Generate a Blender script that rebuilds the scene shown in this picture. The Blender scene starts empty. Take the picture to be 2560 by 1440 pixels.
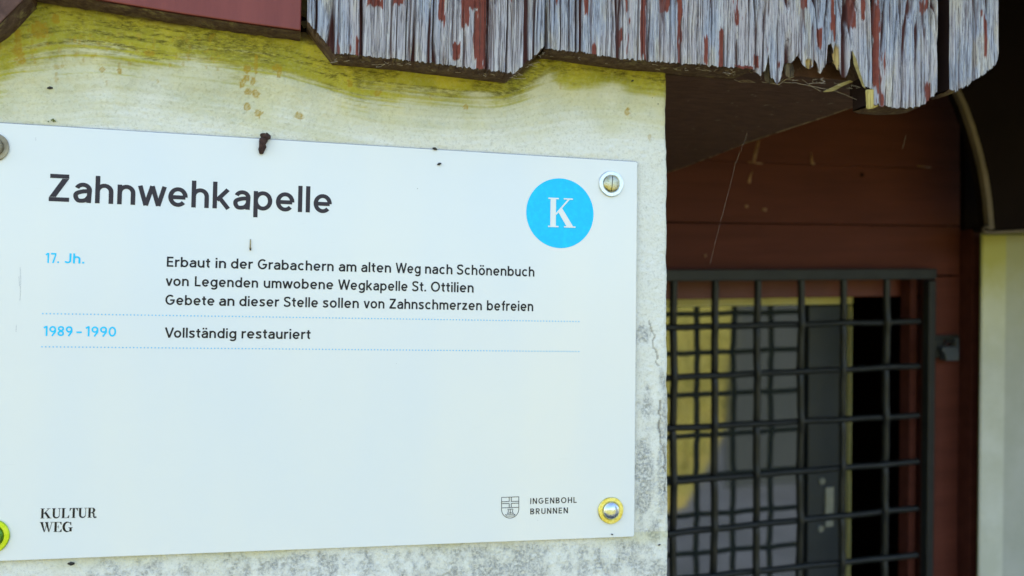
import bpy, bmesh, math, random
import numpy as np
from mathutils import Matrix, Vector

random.seed(7)
rng = np.random.default_rng(11)
SC = bpy.context.scene
COL = SC.collection
R = math.radians

# ------------------------------------------------------------------ camera
F = 2400.0                      # focal length for a 2560 px wide frame


def rotm(y, p, r):
    cy, sy, cp, sp, cr, sr = math.cos(y), math.sin(y), math.cos(p), math.sin(p), math.cos(r), math.sin(r)
    Y = np.array([[cy, 0, sy], [0, 1, 0], [-sy, 0, cy]])
    P = np.array([[1, 0, 0], [0, cp, -sp], [0, sp, cp]])
    Q = np.array([[cr, -sr, 0], [sr, cr, 0], [0, 0, 1]])
    return Q @ P @ Y


R1 = rotm(R(-13.508), R(-2.4964), R(0.8144))      # wall frame seen from the camera
R2 = rotm(R(-18.011), R(1.449), R(-0.087))        # the back wall of the porch, a little askew
CAM = np.array([0.0, -0.6, 1.6])
WALL_D = 0.6


def cv2w(v):                     # camera vector -> world vector
    a = R1.T @ np.array(v, float)
    return np.array([a[0], a[2], -a[1]])


cam = bpy.data.cameras.new('camera')
camo = bpy.data.objects.new('camera', cam)
COL.objects.link(camo)
cam.sensor_width = 36
cam.lens = F / 2560 * 36
right, up, back = cv2w((1, 0, 0)), cv2w((0, -1, 0)), cv2w((0, 0, -1))
camo.matrix_world = Matrix([[right[i], up[i], back[i], CAM[i]] for i in range(3)] + [[0, 0, 0, 1]])
cam.clip_start = 0.02
cam.clip_end = 2000
cam.dof.use_dof = True
cam.dof.focus_distance = 0.585
cam.dof.aperture_fstop = 8.5
SC.camera = camo

# ------------------------------------------------------------------ sky and sun
SUN_EL, SUN_AZ = R(48), R(-35)    # azimuth from +Y (behind the chapel) towards +X
w = bpy.data.worlds.new('World')
SC.world = w
w.use_nodes = True
nt = w.node_tree
bg = nt.nodes['Background']
sky = nt.nodes.new('ShaderNodeTexSky')
sky.sky_type = 'NISHITA'
sky.sun_disc = False
sky.sun_elevation = SUN_EL
sky.sun_rotation = SUN_AZ
sky.altitude = 450
sky.dust_density = 3.5
sky.ozone_density = 0.6
nt.links.new(sky.outputs[0], bg.inputs[0])
bg.inputs[1].default_value = 0.15
sun = bpy.data.lights.new('sun', 'SUN')
sun.energy = 4.5
sun.angle = R(0.5)
sun.color = (1, 0.95, 0.86)
suno = bpy.data.objects.new('sun', sun)
COL.objects.link(suno)
sd = Vector((math.sin(SUN_AZ) * math.cos(SUN_EL), math.cos(SUN_AZ) * math.cos(SUN_EL), math.sin(SUN_EL)))
suno.rotation_euler = sd.to_track_quat('Z', 'Y').to_euler()
suno.location = (0, 0, 6)
SC.view_settings.view_transform = 'Standard'
SC.view_settings.look = 'None'
SC.view_settings.gamma = 1
SC.view_settings.use_curve_mapping = False
SC.view_settings.exposure = 2.05


# ------------------------------------------------------------------ measuring helpers
def at(px, py, y=0.0):
    """point where the sight line of a photo position meets the plane y (world)"""
    d = cv2w((px - 1280, py - 720, F))
    t = (y - CAM[1]) / d[1]
    return CAM + d * t


def at_z(px, py, z):
    d = cv2w((px - 1280, py - 720, F))
    t = (z - CAM[2]) / d[2]
    return CAM + d * t


def at2(px, py, wd):
    """same in the porch frame: local (u, w, v)"""
    d = np.array([px - 1280, py - 720, F])
    X = R2.T @ (d * wd / (R2[:, 2] @ d))
    return np.array([X[0], X[2], -X[1]])


def l2w(p):
    return CAM + cv2w(R2 @ np.array([p[0], -p[2], p[1]]))


o0 = l2w((0, 0, 0)); ex = l2w((1, 0, 0)) - o0; ey = l2w((0, 1, 0)) - o0; ez = l2w((0, 0, 1)) - o0
M2 = Matrix([[ex[i], ey[i], ez[i], o0[i]] for i in range(3)] + [[0, 0, 0, 1]])
M1 = Matrix.Identity(4)


# ------------------------------------------------------------------ noise
def _h(ix, iy, s):
    n = (ix.astype(np.int64) * 374761393 + iy.astype(np.int64) * 668265263 + s * 974634777) & 0xffffffff
    n = ((n ^ (n >> 13)) * 1274126177) & 0xffffffff
    n = n ^ (n >> 16)
    return (n & 0xffff) / 65535.0


def vn(x, y, s=0):
    x, y = np.broadcast_arrays(np.asarray(x, float), np.asarray(y, float))
    ix, iy = np.floor(x), np.floor(y)
    fx, fy = x - ix, y - iy
    fx = fx * fx * (3 - 2 * fx); fy = fy * fy * (3 - 2 * fy)
    ix = ix.astype(np.int64); iy = iy.astype(np.int64)
    a, b, c, d = _h(ix, iy, s), _h(ix + 1, iy, s), _h(ix, iy + 1, s), _h(ix + 1, iy + 1, s)
    return (a * (1 - fx) + b * fx) * (1 - fy) + (c * (1 - fx) + d * fx) * fy


def fbm(x, y, s=0, o=4):
    t, a, n = 0, 0.5, 0
    for i in range(o):
        t = t + a * vn(x * 2 ** i, y * 2 ** i, s + i * 17); n += a; a *= 0.5
    return t / n


def sst(e0, e1, x):
    t = np.clip((x - e0) / (e1 - e0), 0, 1)
    return t * t * (3 - 2 * t)


# ------------------------------------------------------------------ objects
BASE = {}
FRAME = {}


def props(o, label=None, cat=None, group=None, kind=None):
    if label: o['label'] = label
    if cat: o['category'] = cat
    if group: o['group'] = group
    if kind: o['kind'] = kind
    return o


def thing(name, label, cat, base, frame=M1, group=None):
    o = bpy.data.objects.new(name, None)
    o.empty_display_size = 0.02
    COL.objects.link(o)
    o.matrix_world = frame @ Matrix.Translation(Vector(base))
    BASE[o] = np.array(base, float); FRAME[o] = frame
    return props(o, label, cat, group)


class MB:
    def __init__(self):
        self.v, self.f = [], []

    def add(self, vs, fs):
        n = len(self.v)
        self.v += [tuple(map(float, p)) for p in vs]
        self.f += [tuple(i + n for i in f) for f in fs]

    def box(self, x0, x1, y0, y1, z0, z1):
        self.add([(x0, y0, z0), (x1, y0, z0), (x1, y1, z0), (x0, y1, z0), (x0, y0, z1), (x1, y0, z1), (x1, y1, z1), (x0, y1, z1)],
                 [(0, 3, 2, 1), (4, 5, 6, 7), (0, 1, 5, 4), (1, 2, 6, 5), (2, 3, 7, 6), (3, 0, 4, 7)])

    def prism(self, front, back):
        """two outlines (front, back) joined by sides"""
        n = len(front)
        self.add(list(front) + list(back),
                 [tuple(range(n)), tuple(range(2 * n - 1, n - 1, -1))] + [(i, i + n, (i + 1) % n + n, (i + 1) % n) for i in range(n)])

    def tube(self, pts, r, n=8, cap=True):
        pts = [Vector(p) for p in pts]
        rs = r if hasattr(r, '__len__') else [r] * len(pts)
        b = len(self.v)
        for i, p in enumerate(pts):
            t = (pts[min(i + 1, len(pts) - 1)] - pts[max(i - 1, 0)]).normalized()
            a = Vector((0, 0, 1)) if abs(t.z) < 0.8 else Vector((1, 0, 0))
            u = t.cross(a).normalized(); v = t.cross(u).normalized()
            for k in range(n):
                an = 2 * math.pi * k / n
                q = p + (u * math.cos(an) + v * math.sin(an)) * rs[i]
                self.v.append(tuple(q))
        for i in range(len(pts) - 1):
            for k in range(n):
                self.f.append((b + i * n + k, b + i * n + (k + 1) % n, b + (i + 1) * n + (k + 1) % n, b + (i + 1) * n + k))
        if cap:
            self.f.append(tuple(b + k for k in range(n))[::-1])
            self.f.append(tuple(b + (len(pts) - 1) * n + k for k in range(n)))

    def lathe(self, prof, c, n=32, jit=None):
        """profile of (radius, y) turned about the y axis through c"""
        b = len(self.v)
        for j, (r, y) in enumerate(prof):
            for k in range(n):
                a = 2 * math.pi * k / n
                rr = r * (1 + (jit(a) if jit and r > 0.001 else 0))
                self.v.append((c[0] + rr * math.cos(a), c[1] + y, c[2] + rr * math.sin(a)))
        for j in range(len(prof) - 1):
            for k in range(n):
                self.f.append((b + j * n + k, b + j * n + (k + 1) % n, b + (j + 1) * n + (k + 1) % n, b + (j + 1) * n + k))
        self.f.append(tuple(b + (len(prof) - 1) * n + k for k in range(n)))

    def build(self, name, mat, parent=None, frame=M1, smooth=False, bevel=0, base=None, fix=True):
        me = bpy.data.meshes.new(name)
        if parent is not None:
            base = BASE[parent]
        elif base is None:
            base = np.mean(np.array(self.v), axis=0); base[2] = min(p[2] for p in self.v)
        base = np.array(base, float)
        me.from_pydata([tuple(np.array(p) - base) for p in self.v], [], self.f)
        me.validate()
        if fix:
            bm = bmesh.new(); bm.from_mesh(me); bmesh.ops.recalc_face_normals(bm, faces=bm.faces); bm.to_mesh(me); bm.free()
        me.materials.append(mat)
        if smooth:
            me.polygons.foreach_set('use_smooth', [True] * len(me.polygons))
        o = bpy.data.objects.new(name, me)
        COL.objects.link(o)
        if parent is not None:
            o.parent = parent
        else:
            o.matrix_world = frame @ Matrix.Translation(Vector(base))
        BASE[o] = base
        if bevel:
            m = o.modifiers.new('bevel', 'BEVEL'); m.width = bevel; m.segments = 2; m.limit_method = 'ANGLE'
        return o


def np_mesh(name, V, Fq, mat, attrs=None, parent=None, smooth=True, base=None):
    """fast mesh from numpy arrays with float point attributes"""
    base = np.array(base if base is not None else (BASE[parent] if parent is not None else (0, 0, 0)), float)
    me = bpy.data.meshes.new(name)
    V = np.asarray(V, float) - base
    Fq = np.asarray(Fq, dtype=np.int32)
    me.vertices.add(len(V)); me.vertices.foreach_set('co', V.astype(np.float32).ravel())
    me.loops.add(Fq.size); me.loops.foreach_set('vertex_index', Fq.ravel())
    me.polygons.add(len(Fq))
    me.polygons.foreach_set('loop_start', np.arange(0, Fq.size, Fq.shape[1], dtype=np.int32))
    me.update(calc_edges=True)
    me.validate()
    me.polygons.foreach_set('use_smooth', [smooth] * len(me.polygons))
    for k, a in (attrs or {}).items():
        at_ = me.attributes.new(k, 'FLOAT', 'POINT'); at_.data.foreach_set('value', np.asarray(a, np.float32).ravel())
    me.materials.append(mat)
    o = bpy.data.objects.new(name, me)
    COL.objects.link(o)
    if parent is not None:
        o.parent = parent
    else:
        o.location = base
    BASE[o] = base
    return o


# ------------------------------------------------------------------ materials
class NT:
    def __init__(self, name):
        self.m = bpy.data.materials.new(name); self.m.use_nodes = True
        self.t = self.m.node_tree; self.b = self.t.nodes['Principled BSDF']

    def n(self, typ, **kw):
        nd = self.t.nodes.new('ShaderNode' + typ)
        for k, v in kw.items(): setattr(nd, k, v)
        return nd

    def link(self, a, b): self.t.links.new(a, b)

    def coord(self): return self.n('TexCoord').outputs['Object']

    def map(self, scale=(1, 1, 1), src=None, rot=(0, 0, 0)):
        m = self.n('Mapping'); m.inputs['Scale'].default_value = scale; m.inputs['Rotation'].default_value = rot
        self.link(src or self.coord(), m.inputs[0]); return m.outputs[0]

    def noise(self, scale, detail=4, rough=0.55, vec=None, dist=0):
        k = self.n('TexNoise'); k.inputs['Scale'].default_value = scale; k.inputs['Detail'].default_value = detail
        k.inputs['Roughness'].default_value = rough; k.inputs['Distortion'].default_value = dist
        self.link(vec if vec is not None else self.coord(), k.inputs['Vector']); return k.outputs['Fac']

    def vor(self, scale, vec=None, feat='F1', rnd=1):
        k = self.n('TexVoronoi'); k.feature = feat; k.inputs['Scale'].default_value = scale; k.inputs['Randomness'].default_value = rnd
        self.link(vec if vec is not None else self.coord(), k.inputs['Vector']); return k.outputs['Distance']

    def ramp(self, fac, stops):
        r = self.n('ValToRGB'); e = r.color_ramp.elements
        while len(e) < len(stops): e.new(0.5)
        for i, (p, c) in enumerate(stops):
            e[i].position = p; e[i].color = (*c, 1) if hasattr(c, '__len__') else (c, c, c, 1)
        self.link(fac, r.inputs[0]); return r.outputs[0]

    def rng(self, v, a, b, c=0, d=1):
        m = self.n('MapRange'); m.inputs[1].default_value = a; m.inputs[2].default_value = b; m.inputs[3].default_value = c; m.inputs[4].default_value = d
        self.link(v, m.inputs[0]); return m.outputs[0]

    def math(self, op, a, b=None):
        m = self.n('Math', operation=op)
        for i, v in enumerate((a, b)):
            if v is None: continue
            if isinstance(v, (int, float)): m.inputs[i].default_value = v
            else: self.link(v, m.inputs[i])
        return m.outputs[0]

    def mix(self, fac, a, b, mode='MIX'):
        m = self.n('Mix', data_type='RGBA', blend_type=mode)
        for i, v in ((0, fac), (6, a), (7, b)):
            if isinstance(v, (int, float)): m.inputs[i].default_value = v
            elif isinstance(v, tuple): m.inputs[i].default_value = (*v, 1)
            else: self.link(v, m.inputs[i])
        return m.outputs[2]

    def attr(self, name):
        a = self.n('Attribute'); a.attribute_name = name; return a.outputs['Fac']

    def bump(self, h, strength=0.5, dist=0.001):
        b = self.n('Bump'); b.inputs['Strength'].default_value = strength; b.inputs['Distance'].default_value = dist
        self.link(h, b.inputs['Height']); self.link(b.outputs[0], self.b.inputs['Normal'])

    def set(self, color=None, rough=0.6, metal=0, spec=0.5):
        if color is not None:
            if isinstance(color, tuple): self.b.inputs['Base Color'].default_value = (*color, 1)
            else: self.link(color, self.b.inputs['Base Color'])
        if isinstance(rough, (int, float)): self.b.inputs['Roughness'].default_value = rough
        else: self.link(rough, self.b.inputs['Roughness'])
        self.b.inputs['Metallic'].default_value = metal
        self.b.inputs['Specular IOR Level'].default_value = spec
        return self.m


def mottled(name, c1, c2, scale=30, rough=0.6, metal=0, bump=0.3, dist=0.0006, stretch=(1, 1, 1), spec=0.5):
    k = NT(name)
    v = k.map(stretch)
    f = k.noise(scale, 6, 0.6, v)
    k.bump(k.noise(scale * 8, 5, 0.6, v), bump, dist)
    return k.set(k.mix(k.rng(f, 0.35, 0.65), c1, c2), rough, metal, spec)


def mat_plaster():
    k = NT('lime_plaster')
    c = k.coord()
    fine = k.noise(900, 4, 0.65, c)
    mid = k.noise(120, 5, 0.6, c)
    big = k.noise(14, 5, 0.6, c)
    col = k.mix(k.rng(big, 0.35, 0.65), (0.79, 0.78, 0.67), (0.83, 0.83, 0.76))
    col = k.mix(k.rng(mid, 0.55, 0.75, 0, 0.25), col, (0.60, 0.59, 0.49))
    g1 = k.noise(560, 3, 0.7, c); g2 = k.noise(330, 3, 0.7, c)
    col = k.mix(k.rng(g1, 0.53, 0.68, 0, 0.38), col, (0.42, 0.41, 0.33))
    col = k.mix(k.rng(g2, 0.56, 0.70, 0, 0.30), col, (0.46, 0.45, 0.38))
    # small grey pits
    p = k.vor(520, c)
    pm = k.math('MULTIPLY', k.rng(p, 0.05, 0.2, 1, 0), k.rng(k.noise(60, 3, 0.6, c), 0.42, 0.62))
    col = k.mix(k.math('MULTIPLY', pm, 0.55), col, (0.30, 0.30, 0.24))
    # grey lichen speckle where the wall is weathered
    li = k.attr('lichen')
    ls = k.math('MULTIPLY', k.rng(k.noise(520, 8, 0.8, c), 0.47, 0.62, 0, 0.75), li)
    col = k.mix(k.math('MULTIPLY', li, 0.16), col, (0.50, 0.50, 0.48))
    col = k.mix(ls, col, (0.30, 0.31, 0.30))
    # algae
    mo = k.attr('moss'); dk = k.attr('mossdark')
    mottle = k.noise(500, 5, 0.7, c)
    mfac = k.math('MULTIPLY', mo, k.rng(mottle, 0.25, 0.7, 0.86, 1.08))
    mcol = k.mix(k.rng(k.noise(40, 4, 0.6, c), 0.35, 0.65), (0.54, 0.48, 0.05), (0.34, 0.33, 0.035))
    col = k.mix(mfac, col, mcol)
    dfac = k.math('MULTIPLY', dk, k.rng(k.noise(640, 5, 0.75, k.map((0.30, 1, 1), rot=(0, R(-5), 0))), 0.40, 0.60))
    col = k.mix(dfac, col, (0.13, 0.115, 0.018))
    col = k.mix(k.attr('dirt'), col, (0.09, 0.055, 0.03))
    oc = k.attr('ochre')
    col = k.mix(oc, col, (0.42, 0.27, 0.02))
    h = k.math('ADD', k.math('MULTIPLY', fine, 0.6), k.math('MULTIPLY', k.noise(300, 4, 0.6, c), 0.7))
    k.bump(k.math('SUBTRACT', h, k.math('MULTIPLY', ls, 0.5)), 0.9, 0.0010)
    return k.set(col, 0.85, 0, 0.25)


def mat_weathered():
    k = NT('weathered_wood')
    c = k.map((1, 1, 0.035))
    f1 = k.noise(900, 4, 0.7, c)
    f2 = k.noise(1500, 4, 0.7, c)
    tint = k.attr('tint'); tan = k.attr('tan')
    col = k.mix(tint, (0.42, 0.39, 0.41), (0.33, 0.36, 0.44))
    col = k.mix(tan, col, (0.50, 0.45, 0.37))
    col = k.mix(k.rng(f1, 0.5, 0.66, 0, 0.9), col, (0.62, 0.62, 0.62))
    col = k.mix(k.rng(f2, 0.40, 0.49, 0.8, 0), col, (0.08, 0.07, 0.08))
    col = k.mix(k.attr('crack'), col, (0.075, 0.025, 0.022))
    pcol = k.mix(k.rng(k.noise(200, 3, 0.6), 0.3, 0.7), (0.15, 0.038, 0.028), (0.22, 0.058, 0.038))
    col = k.mix(k.attr('paint'), col, pcol)
    col = k.mix(k.attr('fresh'), col, k.mix(k.rng(f1, 0.35, 0.65), (0.33, 0.20, 0.07), (0.5, 0.4, 0.16)))
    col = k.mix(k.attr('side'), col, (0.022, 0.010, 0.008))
    k.bump(f2, 0.6, 0.0004)
    return k.set(col, 0.8, 0, 0.25)


M = {}
M['web'] = mottled('web_silk', (0.42, 0.36, 0.28), (0.55, 0.48, 0.4), 50, 0.6)
M['plaster'] = mat_plaster()
M['weathered'] = mat_weathered()
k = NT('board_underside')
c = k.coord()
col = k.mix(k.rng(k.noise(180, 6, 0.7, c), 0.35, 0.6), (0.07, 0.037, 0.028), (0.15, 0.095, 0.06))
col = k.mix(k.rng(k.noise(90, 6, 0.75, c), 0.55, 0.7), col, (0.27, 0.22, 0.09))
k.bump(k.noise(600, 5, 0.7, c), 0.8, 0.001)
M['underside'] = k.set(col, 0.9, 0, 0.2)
k = NT('red_paint')
c = k.map((1, 1, 0.12))
col = k.mix(k.rng(k.noise(60, 5, 0.6, c), 0.35, 0.65), (0.185, 0.036, 0.028), (0.235, 0.05, 0.038))
col = k.mix(k.rng(k.vor(160), 0.03, 0.09, 0.6, 0), col, (0.33, 0.15, 0.12))
k.bump(k.noise(260, 4, 0.6, c), 0.35, 0.0006)
M['red_paint'] = k.set(col, 0.5, 0, 0.4)
k = NT('dark_brown_paint')
c = k.map((1, 6, 1), rot=(0, 0, R(-20)))
col = k.mix(k.rng(k.noise(70, 6, 0.65, c), 0.38, 0.62), (0.070, 0.032, 0.022), (0.145, 0.072, 0.052))
col = k.mix(k.rng(k.noise(260, 5, 0.8, k.map((1, 7, 1), rot=(0, 0, R(-20)))), 0.62, 0.70, 0, 0.7), col, (0.26, 0.19, 0.14))
k.bump(k.noise(160, 5, 0.6, c), 0.4, 0.0008)
M['soffit'] = k.set(col, 0.6, 0, 0.3)
k = NT('porch_red_brown')
c = k.map((0.1, 1, 1))
col = k.mix(k.rng(k.noise(60, 5, 0.6, c), 0.3, 0.7), (0.078, 0.0215, 0.015), (0.108, 0.031, 0.021))
col = k.mix(k.rng(k.noise(45, 5, 0.7, k.map((2, 1, 0.6))), 0.70, 0.76, 0, 0.5), col, (0.22, 0.11, 0.05))
k.bump(k.noise(120, 5, 0.6, c), 0.4, 0.0008)
M['porch_red'] = k.set(col, 0.65, 0, 0.15)
M['inner_red'] = mottled('inner_red_wood', (0.115, 0.026, 0.016), (0.15, 0.036, 0.022), 18, 0.5)
M['steel'] = mottled('painted_dark_steel', (0.007, 0.0085, 0.009), (0.014, 0.016, 0.0165), 40, 0.42, 0.0, 0.5, spec=0.35)
M['cream'] = mottled('cream_paint', (0.72, 0.66, 0.24), (0.80, 0.75, 0.36), 12, 0.45)
M['stile'] = mottled('slate_grey_paint', (0.030, 0.038, 0.047), (0.042, 0.050, 0.058), 10, 0.35)
M['plate'] = mottled('lock_plate_metal', (0.32, 0.34, 0.30), (0.42, 0.43, 0.38), 60, 0.4, 0.4)
M['padlock'] = mottled('grey_blue_lock', (0.05, 0.06, 0.075), (0.075, 0.085, 0.10), 40, 0.45, 0.5)
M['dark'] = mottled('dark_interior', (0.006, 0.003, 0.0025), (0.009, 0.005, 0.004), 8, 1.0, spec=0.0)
M['valance'] = mottled('black_brown_paint', (0.006, 0.003, 0.002), (0.010, 0.005, 0.004), 10, 0.9, spec=0.1)
M['valance_edge'] = mottled('lit_board_edge', (0.10, 0.075, 0.045), (0.16, 0.12, 0.075), 30, 0.7)  # paler than the valance board: light on its edge put into the colour
k = NT('glass')
M['glass'] = k.set((0.038, 0.047, 0.045), 0.04, 0, 1.0)
k.b.inputs['IOR'].default_value = 1.9
k = NT('pier_plaster')
c = k.coord()
ps = k.n('SeparateXYZ'); k.link(c, ps.inputs[0])
top = k.math('ADD', ps.outputs['Z'], k.math('MULTIPLY', k.noise(20, 4, 0.6, c), 0.05))
M['pier'] = None
PIER = (k, top)

k = NT('sign_enamel')
c = k.coord()
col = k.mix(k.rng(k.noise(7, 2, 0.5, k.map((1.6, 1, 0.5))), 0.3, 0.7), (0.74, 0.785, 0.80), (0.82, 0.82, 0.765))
sp = k.math('MULTIPLY', k.rng(k.vor(75, c), 0.012, 0.03, 1, 0), k.rng(k.noise(25, 2, 0.5, c), 0.5, 0.6))
col = k.mix(k.math('MULTIPLY', sp, 0.7), col, (0.18, 0.17, 0.14))
scr = k.rng(k.noise(500, 3, 0.8, k.map((0.06, 1, 1))), 0.70, 0.78, 0, 0.2)
col = k.mix(scr, col, (0.55, 0.57, 0.55))
k.bump(k.noise(60, 3, 0.5, c), 0.12, 0.0006)
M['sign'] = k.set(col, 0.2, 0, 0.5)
M['sign_edge'] = mottled('sign_edge_grey', (0.20, 0.21, 0.26), (0.28, 0.29, 0.34), 60, 0.5, 0.2)


def ink(name, colr):
    k = NT(name)
    f = k.noise(300, 4, 0.6)
    return k.set(k.mix(k.rng(f, 0.45, 0.7, 0, 0.35), colr, tuple(min(1, q * 1.35 + 0.004) for q in colr)), 0.3, 0, 0.25)


M['ink'] = ink('black_ink', (0.006, 0.005, 0.010))
M['ink_heading'] = ink('heading_ink', (0.026, 0.018, 0.024))
M['cyan'] = ink('cyan_ink', (0.002, 0.56, 0.92))
M['cyan_soft'] = ink('pale_cyan_ink', (0.18, 0.52, 0.78))
M['white_ink'] = M['sign']


def metal(name, c1, c2, s=400, r=0.25):
    k = NT(name)
    f = k.noise(s, 6, 0.75)
    k.bump(k.noise(s * 2, 4, 0.7), 0.5, 0.0003)
    return k.set(k.mix(k.rng(f, 0.42, 0.6), c1, c2), k.rng(f, 0.3, 0.7, r, r + 0.25), 0.9)


M['zinc'] = metal('zinc_washer', (0.62, 0.68, 0.70), (0.82, 0.88, 0.92))
M['brass'] = metal('yellow_passivated_washer', (0.66, 0.56, 0.12), (0.86, 0.80, 0.30))
M['screw_old'] = metal('dull_screw_head', (0.40, 0.37, 0.20), (0.58, 0.56, 0.42), 300, 0.2)
M['screw_new'] = metal('polished_screw_head', (0.55, 0.6, 0.66), (0.72, 0.76, 0.8), 200, 0.08)
M['green_washer'] = metal('green_yellow_washer', (0.45, 0.62, 0.03), (0.60, 0.72, 0.06))
M['beige_head'] = mottled('beige_weathered_screw', (0.16, 0.13, 0.08), (0.45, 0.40, 0.28), 160, 0.5)
M['green_head'] = metal('green_screw_head', (0.10, 0.25, 0.04), (0.2, 0.32, 0.07))
M['case'] = mottled('insect_case_brown', (0.045, 0.02, 0.018), (0.12, 0.06, 0.045), 500, 0.9, 0, 1, 0.001)
M['thorn'] = mottled('pin_straw', (0.45, 0.38, 0.2), (0.12, 0.07, 0.03), 300, 0.6)
M['seed'] = mottled('black_seed', (0.012, 0.01, 0.008), (0.03, 0.022, 0.015), 800, 0.5)
M['splinter'] = mottled('green_splinter', (0.20, 0.15, 0.04), (0.36, 0.28, 0.10), 300, 0.8, 0, 0.6, 0.001, (0.2, 1, 1))
M['asphalt'] = mottled('path_asphalt', (0.03, 0.036, 0.045), (0.055, 0.064, 0.08), 3, 0.9)
k = NT('meadow_grass_ground')
M['meadow'] = k.set(k.mix(k.rng(k.noise(1.2, 6, 0.6), 0.35, 0.65), (0.15, 0.15, 0.018), (0.24, 0.20, 0.03)), 0.95)
M['grass'] = mottled('grass_blades', (0.16, 0.17, 0.02), (0.26, 0.23, 0.04), 4, 0.8)
M['house'] = mottled('grey_render', (0.022, 0.028, 0.027), (0.032, 0.038, 0.037), 2, 0.9)
M['rooftile'] = mottled('roof_tile', (0.05, 0.03, 0.02), (0.09, 0.05, 0.035), 5, 0.8)
M['stone'] = mottled('stone_floor', (0.16, 0.16, 0.15), (0.24, 0.23, 0.21), 6, 0.9)

# ------------------------------------------------------------------ setting
YB = -0.030        # front of the fascia boards
EDGE_X = at(1669, 700)[0]
ZTOP = at(1600, -260)[2]

m = MB(); m.add([(-60, -80, 0), (60, -80, 0), (60, 20, 0), (-60, 20, 0)], [(0, 1, 2, 3)])
props(m.build('ground', M['meadow'], base=(0, 0, 0)), kind='structure')
m = MB(); PP = [(-6, 0), (-6, -2.2), (1, -2.2), (3.1, -3.0), (3.8, -3.8), (6, -6.4), (9, -8), (12, -8), (12, 0)]
m.prism([(x, y, 0.03) for x, y in PP], [(x, y, 0.001) for x, y in PP])
props(m.build('path', M['asphalt'], base=(0, 0, 0)), kind='structure')
m = MB(); m.box(EDGE_X - 0.3, 1.2, 0.0, 1.6, 0.0, 0.045)
props(m.build('porch_floor', M['stone'], base=(0, 0, 0)), kind='structure')
# meadow grass tufts
gv, gf = [], []
for i in range(9000):
    x = random.uniform(-3, 14); y = min(-2.3, -3.1 - 1.1 * (x - 3.1)) - 0.1 - abs(random.gauss(0, 1)) * 4
    a = random.uniform(0, 6.28); h = random.uniform(0.06, 0.2); wd = random.uniform(0.01, 0.03)
    dx, dy = math.cos(a) * wd, math.sin(a) * wd; n = len(gv)
    gv += [(x - dx, y - dy, 0), (x + dx, y + dy, 0), (x + random.uniform(-.06, .06), y + random.uniform(-.06, .06), h)]
    gf.append((n, n + 1, n + 2))
props(np_mesh('meadow_grass', gv, gf, M['grass'], smooth=False), 'sunlit yellow green meadow grass beyond the path', 'grass', kind='stuff')

# ------------------------------------------------------------------ front plaster wall with moss
# lower outline of the boards (photo positions, underside's far edge) -> wall plane
contour_px = [(-260, -60), (-60, 118), (2, 76), (78, 2), (180, 14), (403, 56), (537, 72), (705, 91), (752, 92), (790, 105), (835, 150), (1000, 166),
              (1270, 196), (1300, 188), (1370, 128), (1450, 130), (1560, 150), (1700, 168), (1900, 185)]
CP = np.array([at(*p) for p in contour_px])
xs = np.concatenate([np.linspace(-3.0, -0.36, 12), np.arange(-0.34, EDGE_X - 0.004, 0.00068)])
z_lo, z_hi = at(800, 1500)[2], at(800, -60)[2]
zs = np.concatenate([np.linspace(0.0, z_lo - 0.03, 8), np.arange(z_lo, z_hi, 0.00068), np.linspace(z_hi + 0.02, at(1400, -230, YB)[2] + 0.32, 6)])
X, Z = np.meshgrid(xs, zs)
cz = np.interp(X, CP[:, 0], CP[:, 2])
ksm = 12
cz_s = np.stack([np.interp(xs + q, CP[:, 0], CP[:, 2]) for q in np.linspace(-0.022, 0.022, 15)]).mean(0)[None, :] + 0 * Z
cz_w = np.stack([np.interp(xs + q, CP[:, 0], CP[:, 2]) for q in np.linspace(-0.05, 0.05, 15)]).mean(0)[None, :] + 0 * Z
d0 = cz - Z                                   # distance below the boards
d = (cz_s - Z) * sst(0.06, 0.0, cz - Z) + (cz_w - Z) * (1 - sst(0.06, 0.0, cz - Z))
# relief: troweled plaster pressed up against the boards, shallow waves following them
wav = (fbm(X * 9, d * 95, 3, 3) - 0.5) * 0.0042 * sst(0.085, 0.012, d)
wav += (fbm(X * 22, d * 420, 5, 3) - 0.5) * 0.0012 * sst(0.07, 0.0, d)
rel = -(0.006 * np.exp(-np.clip(d, 0, 1) / 0.018)) + wav
gx0, gz0 = (X + 0.2) * 60, Z * 60
rel += (fbm(gx0, gz0, 9, 4) - 0.5) * 0.0011 + (fbm(X * 420, Z * 420, 21, 3) - 0.5) * 0.0009
# grey weathered plaster, rougher
LP = lambda px, py: at(px, py)
lich = np.zeros_like(X)


def blob(px, py, rx, ry, s=1.0):
    c = at(px, py); k_ = 0.6 / F
    ax, az = rx * k_, ry * k_
    q = ((X - c[0]) / ax) ** 2 + ((Z - c[2]) / az) ** 2
    return s * np.exp(-q)


nz = 0.5 * fbm(X * 90, Z * 55, 31, 4) + 0.5 * fbm(X * 260, Z * 190, 35, 4)
for b in [(1606, 1010, 22, 70), (1640, 960, 20, 90), (1600, 1180, 24, 130, 1.2), (1636, 1150, 18, 120), (1600, 840, 22, 40, .8), (1616, 1330, 24, 60),
          (1640, 1050, 12, 200, .7), (1593, 1260, 14, 60, 1.2),
          (1500, 1420, 220, 40, .8), (1250, 1425, 160, 40, .95), (1000, 1435, 180, 35, .8), (620, 1450, 260, 30, .6), (300, 1450, 260, 30, .45)]:
    lich = np.maximum(lich, blob(*b))
lich = np.maximum(lich, 0.62 * sst(at(0, 1385)[2], at(0, 1425)[2], Z) * sst(at(0, 0)[0], at(500, 0)[0], X))
lich = np.maximum(lich, 0.42 * sst(at(1585, 0)[0], at(1595, 0)[0], X) * sst(at(1600, 760)[2], at(1600, 900)[2], Z))
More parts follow.
